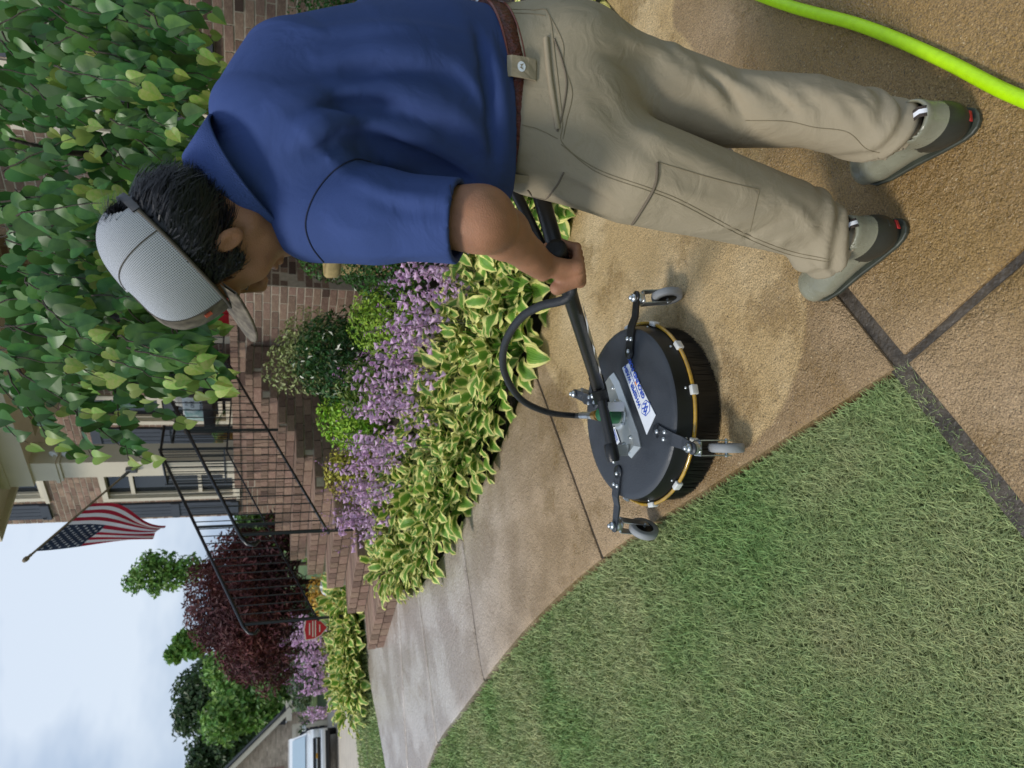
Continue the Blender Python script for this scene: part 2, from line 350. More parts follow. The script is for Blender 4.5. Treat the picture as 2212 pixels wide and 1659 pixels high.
# lawn grass
LAWN = [tuple(C0+np.array([-.008, -.012]))]+[tuple(np.array(p)+np.array([-.012, -.006])) for p in NEAR[1:]]+[(-4.6, 5.9), (-5, 2), (-2.6, .3), (-1.1, .1), tuple(C0-JD*1.5+np.array([-.01, .01]))]
LAWN2 = [(-3.95, 6.0), (-3.2, 6.47), (-2.75, 6.78), (-2.3, 6.86), (-2.75, 7.2), (-3.3, 8.4), (-6.5, 8.6), (-7.5, 7), (-4.7, 5.6)]
def grass(polys):
    V = []; F = []; base = 0
    for poly, tgt in polys:
        P = np.array(poly); x0, y0 = P.min(0); x1, y1 = P.max(0)
        n = tgt*6; px = nr.uniform(x0, x1, n); py = nr.uniform(y0, y1, n)
        rr = np.hypot(px, py); q = np.c_[px, py, g(px, py)-H0]
        z = q@cf; u = np.abs(q@crt/z); v = q@cdn/z
        dens = np.clip((1.25/np.maximum(rr, .9))**1.9, .035, 1)
        ok = inpoly(px, py, poly) & (z > .2) & (u < 1.1) & (v < 1.3) & (nr.random(n) < dens*1.0)
        px, py, rr = px[ok], py[ok], rr[ok]; n = len(px)
        pz = terrain(px, py)-.05
        wd = .0010+.0006*nr.random(n)+.00075*np.maximum(0, rr-1.4); ln = (.020+.024*nr.random(n))*(1+.05*rr); ln *= .8+.5*np.sin(px*3.1+1)*np.sin(py*2.3)*.5+.1
        az = nr.uniform(0, 2*PI, n); d = np.c_[np.cos(az), np.sin(az), 0*az]; s = np.c_[-np.sin(az), np.cos(az), 0*az]
        t1 = nr.uniform(.15, .95, n); t2 = t1+nr.uniform(.2, .9, n)
        up = np.array([0, 0, 1.])
        p0 = np.c_[px, py, pz+.012]; p1 = p0+(d*np.sin(t1)[:, None]+up*np.cos(t1)[:, None])*(ln*.55)[:, None]
        p2 = p1+(d*np.sin(t2)[:, None]+up*np.cos(t2)[:, None])*(ln*.55)[:, None]; w_ = s*wd[:, None]
        v_ = np.stack([p0-w_, p0+w_, p1+w_*.8, p1-w_*.8, p2], 1).reshape(-1, 3); i = np.arange(n)[:, None]*5+base
        F.append(np.concatenate([i+[0, 1, 2], i+[0, 2, 3], i+[3, 2, 4]])); V.append(v_); base += 5*n
    return np.concatenate(V), np.concatenate(F)
m = mat('grass_blade', lin('#8ba768'), .6, spec=.15, isl=.38, ob=.02, trans=.25, col2=lin('#aeb382'), vs=2.6)
V, F = grass([(LAWN, 430000), (LAWN2, 90000)])
GRASS = tag(obj('grass', npmesh('grass', V, F, m)), 'short green lawn grass with straw blades beside the walk', None, None, 'stuff')
GRASS['category'] = 'grass'
BED = [tuple(p) for p in FARE]+[(-1.62, 5.9), (-1.3, 6.6), (-.2, 8.2), (3.6, 5.2), (2.7, 2.9), (2.2, 2.45)]
MULCH = mat('dark_mulch', lin('#2a2018'), .95, var=.6, vs=40, bump=1, bs=60)
sheet('mulch_bed', BED, -.02, MULCH)
BED2 = [(-1.9, 6.9), (-2.3, 6.9), (-2.9, 7.25), (-3.4, 8.4), (-3.2, 9.6), (-1.0, 9.6), (-.6, 7.8)]
sheet('mulch_bed', BED2, .0, MULCH)
# hoses on the paving
hp = [(1.55, 2.25), (1.074, 1.637), (.86, 1.33), (.70, 1.13), (.56, .97), (.44, .80), (.33, .55), (.2, .2)]
mh = mat('hose_lime', lin('#b6e800'), .42, spec=.5, var=.06, vs=60, bump=.15, bs=300)
mb = MB(); mb.tube([(x, y, float(g(x, y))+.0145) for x, y in cat_rom(hp, 10)], .0145, 12)
tag(mb.build('water_hose', mh), 'bright lime green rubber hose lying across the wet paving', 'hose')
# ------------------------------------------------------------------ house
HQ = np.array([.8625, 6.925]); E1 = np.array([-.70711, .70711]); EN = np.array([-.70711, -.70711])
def HW(s, d, h): q = HQ+E1*s+EN*d; return (q[0], q[1], h+H0)      # along the front, outward, height over the lens
HR = math.atan2(E1[1], E1[0])
HROT = Matrix.Rotation(HR, 3, 'Z')          # local x = along the front, local -y... outward is local +y (EN is x rotated by +90)
BRICK = mat('brick_tan_brown', lin('#80675a'), .85, spec=.2, isl=.26, ob=.008, col2=lin('#9b8371'), vs=9, bump=.5, bs=60)
BRICKD = mat('brick_dark', lin('#5c4b42'), .85, spec=.2, isl=.2, var=.2, vs=20, bump=.4, bs=90)
MORTAR = mat('mortar_buff', lin('#b9ad9a'), .95, var=.12, vs=30, bump=.4, bs=120)
CREAM = mat('cream_paint', lin('#d3c9b4'), .55, var=.05, vs=3)
SLATE = mat('shutter_slate', lin('#3d424b'), .55, var=.08, vs=6)
IRON = mat('black_iron', lin('#0d0e10'), .32, spec=.6, var=.2, vs=30)
GLASS = mat('window_glass', lin('#1c2228'), .06, spec=.7)
RED = mat('door_red', lin('#a8161e'), .4, var=.05, vs=4)
ROOFM = mat('gutter_dark', lin('#23262b'), .5)
def unit_brick(name, m):
    L_ = []
    for i in range(3):
        mb = MB(); r2 = random.Random(i+5); V = []
        for z in (-.5, .5):
            for a, b in ((-.5, -.5), (.5, -.5), (.5, .5), (-.5, .5)): V.append((a+r2.uniform(-.008, .008), b, z+r2.uniform(-.02, .02)))
        mb.add(V, [(3, 2, 1, 0), (4, 5, 6, 7), (0, 1, 5, 4), (1, 2, 6, 5), (2, 3, 7, 6), (3, 0, 4, 7)]); L_.append(mb.mesh(name, m))
    return L_
UB = unit_brick('brick', BRICK); UBD = unit_brick('brick', BRICKD)
house = empty('brick_house', HW(2, -3, -1.0)); tag(house, 'brown brick house with covered porch, red front door and dark shutters', 'house')
def hchild(o, parent): # keep world placement under the house empty or one of its parts
    o.parent = parent; o.matrix_parent_inverse = Matrix.Translation(-Vector(parent.location)) if parent.parent is None else Matrix.Identity(4)
    return o
def hpart(mb, name, m, parent=house):
    o = mb.build(name, m)
    if parent is house: hchild(o, house)
    else: o.parent = parent; o.matrix_parent_inverse = parent.matrix_parent_inverse.inverted() @ Matrix.Translation(-Vector(house.location)) if False else (Matrix.Identity(4))
    return o
def hbox(mb, s0, s1, d0, d1, h0, h1, mi=0): return mb.box(HW((s0+s1)/2, (d0+d1)/2, (h0+h1)/2), (s1-s0, abs(d1-d0), h1-h0), HROT, mi)
CRS, BL = .075, .203
def courses(Lu, Lh, opens, inside=None, off=0):  # brick rectangles of a running bond
    out = []; n = int(Lh/CRS)
    for c in range(n):
        z0 = c*CRS; x = -(BL/2 if (c+off) % 2 else 0); iv = []
        while x < Lu:
            a, b = max(0, x), min(Lu, x+BL); x += BL
            segs = [(a, b)]
            for (o0, o1, p0, p1) in opens:
                if z0+CRS > p0+.01 and z0 < p1-.01:
                    ns = []
                    for (a_, b_) in segs:
                        if b_ <= o0 or a_ >= o1: ns.append((a_, b_))
                        else:
                            if a_ < o0: ns.append((a_, o0))
                            if b_ > o1: ns.append((o1, b_))
                    segs = ns
            for a_, b_ in segs:
                if b_-a_ > .035 and (inside is None or inside((a_+b_)/2, z0+CRS/2)): out.append((a_+.006, b_-.006, z0+.0065, z0+CRS-.0065))
    return out
def wall(name, s0, s1, h0, h1, d, opens=(), budget=300, pri=None, axis='s', thick=.22, inside=None, back=True, label=None, mb_extra=None):
    """brick skin on a mortar core; axis 's' faces outward, axis 'd' faces away from the left end (toward -s)"""
    ops = [(a-s0, b-s0, c-h0, e-h0) for a, b, c, e in opens]
    core = MB()
    if back:                                # mortar core cut round the openings
        xs = sorted({s0, s1, *[v for o in opens for v in o[:2]]}); zs = sorted({h0, h1, *[v for o in opens for v in o[2:]]})
        for i in range(len(xs)-1):
            for j in range(len(zs)-1):
                cx, cz = (xs[i]+xs[i+1])/2, (zs[j]+zs[j+1])/2
                if any(a < cx < b and c < cz < e for a, b, c, e in opens): continue
                if axis == 's': hbox(core, xs[i], xs[i+1], d-thick, d-.005, zs[j], zs[j+1])
                else: hbox(core, d+.005, d+thick, xs[i], xs[i+1], zs[j], zs[j+1])
    elif mb_extra: core = mb_extra
    w_ = hpart(core, name, MORTAR)
    rects = courses(s1-s0, h1-h0, ops, inside)
    def ctr(r):
        a, b, z0, z1 = r; p = (a+b)/2+s0; h = (z0+z1)/2+h0
        return (p, h)
    if pri: rects.sort(key=lambda r: pri(*ctr(r)))
    else: rects.sort(key=lambda r: np.linalg.norm(np.array(HW(ctr(r)[0], d, ctr(r)[1]) if axis == 's' else HW(d, ctr(r)[0], ctr(r)[1]))-np.array([0, 0, H0])))
    rest = MB()
    for k, r in enumerate(rects):
        p, h = ctr(r); a, b, z0, z1 = r; dep_ = .05; pr = rnd.uniform(-.003, .003)
        loc = HW(p, d-dep_/2+pr, h) if axis == 's' else HW(d+dep_/2-pr, p, h)
        if k < budget:
            o = obj('brick', rnd.choice(UBD if rnd.random() < .07 else UB), w_, None, (0, 0, HR if axis == 's' else HR+PI/2), (b-a, dep_, z1-z0))
            o.location = Vector(loc)
        else:
            rot = HROT if axis == 's' else Matrix.Rotation(HR+PI/2, 3, 'Z'); rest.box(loc, (b-a, dep_, z1-z0), rot)
    if rest.v:
        o = rest.build('brickwork', BRICK, w_); o['kind'] = 'stuff'
    return w_
def vis_main(s, h): return abs(h-1.6)*.5+abs(s-3.6)*.4
# main wall behind the porch
WINL = (4.2, 5.22, .45, 2.24); WINR = (3.0, 3.54, .5, 2.2); DOOR = (1.2, 2.02, .37, 2.25); WINU = (4.3, 5.15, 2.95, 4.2)
wall('wall', -.2, 5.7, -1.05, 4.6, -1.45, (WINL, WINR, DOOR, WINU), 190, vis_main)
wall('wall', -1.45-3.0, -1.45-.22, -1.05, 4.6, 5.7-.22, axis='d', budget=0, thick=.219) if False else None
side = MB(); hbox(side, 5.45, 5.69, -4.5, -1.46, -1.05, 4.6); hpart(side, 'wall', BRICK)
# porch base: front, the return on its end, the wing with the window behind the tree
wall('wall', 0, 3.05, -1.05, .30, -.0, (), 140, None)
wall('wall', -.5, -.012, -1.05, .30, 0.0, axis='d', budget=120)
WINW = (-1.56, -1.02, .46, 1.95)
wall('wall', -3.7, 0, -1.05, 3.0, -.5, (WINW,), 190, lambda s, h: (0 if (s < -1.3 and -.7 < h < 1.2) else 1)+abs(h-.3)*.1)
fl = MB(); hbox(fl, 0.0, 3.06, -1.45, -.05, .28, .36); hpart(fl, 'porch_floor', MORTAR)
ed = hpart(MB().box(HW(1.5, -.6, .2), (.1, .1, .1), HROT), 'porch_edge', MORTAR)
for i in range(44):                         # rowlock edging round the porch floor
    o = obj('brick', rnd.choice(UB), ed, None, (0, 0, HR), (.062, .21, .07)); o.location = Vector(HW(.035+i*.0695, -.09, .336))
# stairs
st = MB(); RISE, TRD = .15, .345; SEND = (0, 2.43, 2.43, 2.43, 2.43, 2.15, 1.82, 1.66, 1.66)
for k in range(1, 9):
    s1 = SEND[k]
    hbox(st, .75, s1, .02+(k-1)*TRD, .02+k*TRD-.012, -1.2, .37-RISE*k-.012)
stairs = hpart(st, 'stairs', MORTAR)
for k in range(1, 9):
    s1 = SEND[k]; n = int((s1-.75)/.085); w_ = (s1-.75)/n
    for i in range(n):                      # rowlock treads with a small nosing
        o = obj('brick', rnd.choice(UB), stairs, None, (0, 0, HR), (w_-.009, TRD+.01, .066)); o.location = Vector(HW(.75+w_*(i+.5), .02+(k-.5)*TRD+.008, .37-RISE*k-.033))
    n = 8; w_ = (s1-.75)/n
    for i in range(n):                      # riser course below the tread
        o = obj('brick', rnd.choice(UB), stairs, None, (0, 0, HR), (w_-.01, .05, .072)); o.location = Vector(HW(.75+w_*(i+.5), .02+k*TRD-.018, .37-RISE*k-.108))
wall('stair_cheek', .02, .02+8*TRD, -1.05, .22+.005, .735, axis='d', budget=200, back=False, mb_extra=MB().box(HW(1.4, .5, -.9), (.2, .2, .2), HROT),
     inside=lambda p, z: z-1.05 < .37-RISE*(math.floor(p/TRD)+1)-.030)
# door
dr = MB(); hbox(dr, DOOR[0], DOOR[1]-.02, -1.60, -1.55, .37, 2.2); door = hpart(dr, 'door', RED)
for (a, b, c, e) in ((1.32, 1.56, .47, .95), (1.66, 1.90, .47, .95)):
    m_ = MB(); hbox(m_, a, b, -1.555, -1.538, c, e); o = m_.build('door_panel', RED, door)
m_ = MB(); hbox(m_, 1.36, 1.86, -1.552, -1.545, 1.08, 2.05); o = m_.build('pane', GLASS, door)
m_ = MB(); m_.tube([HW(1.30, -1.50, 1.0), HW(1.30, -1.50, 1.16)], .012); o = m_.build('handle', IRON, door)
m_ = MB(); hbox(m_, 2.02-.11, 2.03, -1.54, -1.42, .37, 2.32); hbox(m_, 1.1, 1.2, -1.54, -1.42, .37, 2.32); hbox(m_, 1.21, 1.90, -1.54, -1.421, 2.2, 2.32); hpart(m_, 'door_frame', CREAM)
def window(o4, d, mull=(), rails=(), tw=.07):
    s0, s1, h0, h1 = o4; m_ = MB()
    hbox(m_, s0, s0+tw, d-.12, d+.012, h0, h1); hbox(m_, s1-tw, s1, d-.12, d+.012, h0, h1)
    hbox(m_, s0+tw, s1-tw, d-.12, d+.010, h1-tw, h1); hbox(m_, s0-.03, s1+.03, d-.12, d+.035, h0-.05, h0); hbox(m_, s0+tw, s1-tw, d-.12, d+.008, h0, h0+tw*.7)
    wn = hpart(m_, 'window', CREAM)
    k = MB(); a, b = s0+tw, s1-tw
    hbox(k, a, a+.035, d-.11, d-.045, h0+.05, h1-tw); hbox(k, b-.035, b, d-.11, d-.045, h0+.05, h1-tw)
    for r_ in rails: hbox(k, a+.035, b-.035, d-.112, d-.04, r_-.025, r_+.025)
    for r_ in mull: hbox(k, r_-.012, r_+.012, d-.105, d-.06, h0+.05, h1-tw)
    o = k.build('sash', CREAM, wn)
    for (z0, z1) in zip([h0]+list(rails), list(rails)+[h1]):
        p = MB(); hbox(p, a, b, d-.10, d-.085, z0, z1); o = p.build('pane', GLASS, wn)
    return wn
window(WINL, -1.45, (4.7,), (.95, 1.85)); window(WINR, -1.45, (), (.62, 1.35)); window(WINU, -1.45, (4.72,), (3.55,)); window(WINW, -.5, (-1.29,), (1.32,))
def shutter(s0, s1, h0, h1, d, rails=3):
    m_ = MB(); hbox(m_, s0, s1, d+.002, d+.012, h0, h1); sh = hpart(m_, 'shutter', SLATE); n = 4; w_ = (s1-s0)/n
    for i in range(n):
        b = MB(); hbox(b, s0+i*w_+.004, s0+(i+1)*w_-.004, d+.010, d+.03, h0, h1); o = b.build('board', SLATE, sh)
    for i in range(rails):
        z = h0+.06+(h1-h0-.12)*i/(rails-1); b = MB(); hbox(b, s0+.002, s1-.002, d+.028, d+.047, z-.055, z+.055); o = b.build('batten', SLATE, sh)
    for z in (h0+.16, h1-.2):
        b = MB(); b.tube([HW(s1-.05, d+.05, z-.05), HW(s1-.03, d+.06, z-.07), HW(s1-.06, d+.065, z-.09)], .008, 6); o = b.build('shutter_dog', IRON, sh)
shutter(5.28, 5.62, .42, 2.2, -1.45); shutter(3.6, 3.92, .42, 2.2, -1.45); shutter(5.22, 5.56, 2.93, 4.2, -1.45); shutter(-1.95, -1.60, .45, 1.95, -.5)
m_ = MB()
for i in range(3):                          # scroll holdback beside the wing shutter
    m_.tube([HW(-1.97-.04*math.cos(t)*(1-t/9)-.05, -.47, .60+.04*math.sin(t)*(1-t/9)) for t in np.linspace(0, 5, 16)], .008, 6); break
m_.tube([HW(-1.93, -.47, .60), HW(-2.02, -.47, .60)], .009, 6); hpart(m_, 'shutter_holdback', IRON)
# porch roof: column, beam, soffit, gutter
m_ = MB(); hbox(m_, 2.60, 2.86, -.32, -.06, .365, 2.12); colm = hpart(m_, 'column', CREAM)
for (gx, z0, z1) in ((.025, 2.12, 2.15), (.04, 2.15, 2.19), (.02, 2.19, 2.40), (.03, .365, .50)):
    b = MB(); hbox(b, 2.60-gx, 2.86+gx, -.32-gx, -.06+gx, z0+.001, z1); o = b.build('capital' if z0 > 1 else 'column_base', CREAM, colm)
m_ = MB(); hbox(m_, -.6, 2.92, -.38, .0, 2.40, 2.72); hbox(m_, 2.54, 2.92, -1.44, -.38, 2.401, 2.72); hbox(m_, -.6, 2.93, -.382, .02, 2.62, 2.70); hpart(m_, 'beam', CREAM)
m_ = MB(); hbox(m_, -.6, 3.2, -1.44, .42, 2.72, 2.78); hbox(m_, -.6, 3.21, .42, .47, 2.66, 2.92); hbox(m_, 3.2, 3.25, -1.44, .47, 2.66, 2.92)
for i in range(9): hbox(m_, -.6, 2.5, -1.35+.2*i, -1.345+.2*i, 2.714, 2.73) if i < 4 else None
soff = hpart(m_, 'soffit', CREAM)
m_ = MB()
prof = [(0, 0), (.07, .0), (.11, .05), (.12, .12), (.13, .13), (0, .13)]
r0 = [HW(-.6, .47+a, 2.82+b) for a, b in prof]; r1 = [HW(3.3, .47+a, 2.82+b) for a, b in prof]; m_.loft([r0, r1], caps=True, smooth=False); hpart(m_, 'gutter', ROOFM)
m_ = MB(); V = [HW(-.6, .5, 2.93), HW(3.3, .5, 2.93), HW(3.3, -1.44, 3.5), HW(-.6, -1.44, 3.5), HW(-.6, .5, 2.97), HW(3.3, .5, 2.97), HW(3.3, -1.44, 3.54), HW(-.6, -1.44, 3.54)]
m_.add(V, [(3, 2, 1, 0), (4, 5, 6, 7), (0, 1, 5, 4), (1, 2, 6, 5), (2, 3, 7, 6), (3, 0, 4, 7)]); hpart(m_, 'roof', ROOFM)
# ------------------------------------------------------------------ iron handrails
def rail_thing(label, top, bot, posts, spacing=.088, r=.0155, lamb=False):
    """top and bottom polylines in house coordinates, balusters between"""
    P0 = Vector(HW(*bot[0])); t = empty('iron_handrail', P0, None, label, 'handrail')
    def part(name, pts, rr, n=4):
        m_ = MB(); m_.tube([Vector(HW(*p))-P0 for p in pts], rr, n, smooth=n > 4); return m_.build(name, IRON, t)
    tp = list(top)
    if lamb:
        e = np.array(top[-1]); tp = tp+[tuple(e+[0, .06, -.045]), tuple(e+[0, .07, -.10]), tuple(e+[0, .03, -.13])]
    part('top_rail', tp, r, 8); part('bottom_rail', bot, r*.75, 4)
    for (s, d, h0, h1) in posts: part('post', [(s, d, h0), (s, d, h1)], r*1.05)
    for a0, a1, b0, b1 in zip(top[:-1], top[1:], bot[:-1], bot[1:]):
        a0, a1, b0, b1 = map(np.array, (a0, a1, b0, b1)); ln = np.hypot(*(a1-a0)[:2]); n = max(1, int(ln/spacing))
        for i in range(n):
            u = (i+.5)/n; part('baluster', [a0+(a1-a0)*u, b0+(b1-b0)*u], .0065)
    return t
SL_ = RISE/TRD
def stair_rail(s, label):
    h = lambda d: 1.11-max(0, d-.03)*SL_
    top = [(s, -.35, 1.11), (s, .03, 1.11), (s, 2.15, h(2.15))]; bot = [(s, -.35, .44), (s, .03, .44), (s, 2.15, h(2.15)-.67)]
    return rail_thing(label, top, bot, [(s, -.33, .36, 1.1), (s, 1.02, .37-RISE*3-.002, h(1.02)), (s, 2.12, .37-RISE*6-.55, h(2.12)-.02)], lamb=True)
stair_rail(.84, 'black iron handrail on the stair side by the shrubs and red door')
stair_rail(2.33, 'black iron handrail on the stair side by the purple maple')
rail_thing('short black iron porch railing in front of the cream column', [(2.36, -.03, 1.12), (2.98, -.03, 1.10)], [(2.36, -.03, .47), (2.98, -.03, .47)], [(2.36, -.03, .36, 1.14), (2.98, -.03, .36, 1.12)], .085)
rail_thing('black iron railing closing the porch end behind the column', [(2.98, -.06, 1.10), (2.98, -1.40, 1.10)], [(2.98, -.06, .47), (2.98, -1.40, .47)], [(2.98, -1.38, .36, 1.12)], .1)
# ------------------------------------------------------------------ porch things
WICK = mat('wicker_dark', lin('#2c2522'), .7, var=.35, vs=60, bump=.8, bs=120, stretch=(1, 1, 6))
WHITE = mat('white_cloth', lin('#dfe3e0'), .9, var=.06, vs=12, bump=.2, bs=200)
def text_mesh(txt, size, m, name='lettering', ext=.0004, bold=0, shear=0):
    c = bpy.data.curves.new(name, 'FONT'); c.body = txt; c.size = size; c.align_x = 'CENTER'; c.align_y = 'CENTER'; c.extrude = ext; c.offset = bold; c.shear = shear; c.resolution_u = 3
    o = bpy.data.objects.new(name, c); COL.objects.link(o); dg = bpy.context.evaluated_depsgraph_get(); me = bpy.data.meshes.new_from_object(o.evaluated_get(dg)); bpy.data.objects.remove(o); bpy.data.curves.remove(c)
    me.materials.clear(); me.materials.append(m); me.name = name; return me
ch = empty('wicker_armchair', HW(2.5, -.95, .36), (0, 0, HR), 'dark brown wicker armchair on the porch beside the red door', 'armchair')
m_ = MB(); m_.rbox((0, 0, .32), (.62, .58, .12), .02); m_.build('seat', WICK, ch)
m_ = MB(); m_.loft([[(.31*math.cos(t)*(1-.12*k), -.24+.08*math.sin(t)-.05*k+sg*.025, .36+.42*k+.05*math.sin(t)*k) for t in np.linspace(0, PI, 12)] for sg in (-1, 1) for k in ((0, .5, 1) if sg < 0 else (1, .5, 0))], closed=False, smooth=True); m_.build('backrest', WICK, ch)
for sx in (-1, 1):
    m_ = MB(); m_.tube([(sx*.31, -.24, .6), (sx*.34, .05, .62), (sx*.33, .25, .58), (sx*.31, .27, .3)], .04, 8); m_.build('armrest', WICK, ch)
    for sy in (-.24, .24): m_ = MB(); m_.tube([(sx*.27, sy, 0), (sx*.28, sy, .3)], .025, 8); m_.build('leg', WICK, ch)
def pillow(name, mx_, w_, h_, parent=None):
    rings = []; n = 14
    V = []; F = []
    for sg in (-1, 1):
        b = len(V)
        for i in range(n+1):
            for j in range(n+1):
                u, v = i/n*2-1, j/n*2-1; f = (1-abs(u)**3)*(1-abs(v)**3); k = 1-.06*(1-abs(u*v))
                V.append((u*w_/2*(k if abs(v) > .9 else 1), sg*.07*max(0, f)**.6, v*h_/2))
        for i in range(n):
            for j in range(n):
                q = (b+i*(n+1)+j, b+(i+1)*(n+1)+j, b+(i+1)*(n+1)+j+1, b+i*(n+1)+j+1); F.append(q if sg > 0 else q[::-1])
    return MB().add(V, F, 0, True)
TEAL = mat('pillow_teal', lin('#8fb7b2'), .9, col2=lin('#dfeae6'), vs=18); INK = mat('ink_navy', lin('#2b3550'), .8)
STRIPE = mat('pillow_grey_stripe', lin('#a9a397'), .9, col2=lin('#d6d1c6'), vs=14, stretch=(1, 1, 5))
pl2 = empty('throw_pillow', HW(2.56, -1.05, .90), (R(14), 0, HR+.1), 'grey striped throw pillow behind the teal one on the wicker chair', 'pillow'); pillow('p', STRIPE, .42, .40).build('cover', STRIPE, pl2)
pl = empty('throw_pillow', HW(2.54, -.86, .82), (R(10), 0, HR-.05), 'white and teal throw pillow with navy script on the wicker chair', 'pillow'); pillow('p', TEAL, .42, .34).build('cover', WHITE, pl)
m_ = MB(); m_.box((.1, .071, 0), (.19, .002, .26)); m_.build('teal_print', TEAL, pl)
for t_, z, sz in (('THE', .095, .05), ('ONE', .03, .06), ('grass', -.065, .085)):
    o = obj('lettering', text_mesh(t_, sz, INK), pl, (-.1, .074, z), (PI/2, 0, PI))
LEAFY = lambda n_, c1, c2, **k: mat(n_, lin(c1), k.get('rough', .45), spec=.4, isl=.35, ob=.02, trans=k.get('trans', .2), col2=lin(c2), vs=k.get('vs', 5))
def leaf_cloud(n, sampler, size, asp=.5, up=.3, seed=1, droop=0):   # many small folded leaves, 2 quads each
    q = np.random.default_rng(seed); P, Nn = sampler(n, q)
    a = Nn+q.normal(0, .55, (n, 3))+np.array([0, 0, up]); a /= np.linalg.norm(a, axis=1)[:, None]
    t = np.cross(a, q.normal(0, 1, (n, 3))); t /= np.linalg.norm(t, axis=1)[:, None]; t[:, 2] -= droop; t /= np.linalg.norm(t, axis=1)[:, None]
    s = np.cross(a, t); L_ = size*(.6+.8*q.random(n))[:, None]; W = L_*asp*.5
    b = P; tip = P+t*L_; mid = P+t*L_*.5; l = mid+s*W+a*W*.5; r = mid-s*W+a*W*.5
    V = np.stack([b, l, tip, r], 1).reshape(-1, 3); i = np.arange(n)[:, None]*4
    return V, np.concatenate([i+[0, 2, 1], i+[0, 3, 2]])
def blob(c, rad, lump=.18, fill=.35, seed=3):   # points near the lumpy skin of an ellipsoid
    c = np.array(c); rad = np.array(rad)
    q0 = np.random.default_rng(seed); K = q0.normal(0, 1, (26, 3)); K /= np.linalg.norm(K, axis=1)[:, None]; amp = q0.uniform(-.6, 1, 26)
    def f(n, q):
        d = q.normal(0, 1, (n, 3)); d /= np.linalg.norm(d, axis=1)[:, None]
        k = 1+lump*(np.exp(-((d[:, None, :]-K[None])**2).sum(2)/.16)*amp).sum(1)
        r = k*(1-fill*q.random(n)**1.8)
        return c+d*rad*r[:, None], d/rad*rad.mean()
    return f
TOPI = LEAFY('topiary_leaf', '#2f4a22', '#4a6a33')
tp = empty('topiary_ball', HW(2.2, -1.15, .37), None, 'round clipped topiary ball in a dark pot beside the red door', 'plant')
V, F = leaf_cloud(1500, blob((0, 0, .78), (.15, .15, .15), .05, .3, 4), .035, .55, seed=5); obj('foliage', npmesh('foliage', V, F, TOPI), tp)
m_ = MB(); m_.tube([(0, 0, .2), (.01, 0, .7)], .012); m_.build('stem', mat('bark_brown', lin('#4a3a2c'), .9, var=.3, vs=20, bump=.6), tp)
m_ = MB(); m_.lathe([(.0, 0), (.13, 0), (.17, .3), (.15, .3), (.14, .26), (0, .26)], 20); m_.build('pot', mat('pot_dark', lin('#24262b'), .5, var=.2), tp)
# parlour palm in a straw basket
pm = empty('potted_palm', HW(3.25, -.85, .37), None, 'feathery green palm in a straw basket on the porch', 'plant')
m_ = MB(); m_.lathe([(0, 0), (.13, 0), (.17, .12), (.16, .26), (.15, .26), (.14, .2), (0, .2)], 20); m_.build('basket', mat('straw', lin('#b8935a'), .85, var=.3, vs=50, bump=.8, bs=80, stretch=(1, 1, 6)), pm)
PALM = LEAFY('palm_leaf', '#3f6a35', '#5d8a48')
for i in range(13):
    az = i*2.4; el = rnd.uniform(.35, 1.2); ln = rnd.uniform(.45, .65); pts = []
    for t in np.linspace(0, 1, 7): pts.append(np.array([math.cos(az)*math.cos(el)*ln*t, math.sin(az)*math.cos(el)*ln*t, .2+math.sin(el)*ln*t-.28*t*t]))
    m_ = MB(); m_.tube(pts, .004, 4); side_ = np.array([-math.sin(az), math.cos(az), 0])
    for a in np.linspace(.25, 1, 18):
        k = a*6; i0 = min(int(k), 5); p = pts[i0]+(pts[i0+1]-pts[i0])*(k-i0); d = pts[min(i0+1, 6)]-pts[i0]; d = d/np.linalg.norm(d)
        for sg in (-1, 1):
            e_ = p+side_*sg*.13*(1.15-a*.6)+d*.07+np.array([0, 0, -.03]); w_ = d*.007; m_.add([p-w_, p+w_, e_], [(0, 1, 2)])
    m_.build('frond', PALM, pm)
# floodlight camera on the column
sc_ = empty('security_floodlight', HW(2.60, -.19, 2.08), (0, 0, HR), 'white security camera with floodlight on the cream column', 'camera')
PW = mat('white_plastic', lin('#e6e8ea'), .35)
m_ = MB(); m_.lathe([(0, .05), (.03, .045), (.05, .02), (.05, 0), (0, 0)], 20, rot=Matrix.Rotation(-PI/2, 3, 'Y')); m_.build('mount', PW, sc_)
m_ = MB(); m_.lathe([(.018, -.07), (.025, -.02), (.045, .035), (.045, .045), (.038, .045), (.03, .03), (0, .03)], 20, c=(-.06, .02, .09), rot=Matrix.Rotation(-1.2, 3, 'X')); m_.build('lamp', PW, sc_)
m_ = MB(); m_.rbox((-.06, .05, -.06), (.055, .12, .055), .012, Matrix.Rotation(.5, 3, 'X')); cb_ = m_.build('camera_body', PW, sc_)
m_ = MB(); m_.rbox((-.088, .045, -.058), (.01, .06, .035), .004, Matrix.Rotation(.5, 3, 'X')); m_.build('lens', mat('black_lens', (.01, .01, .01), .1), sc_)
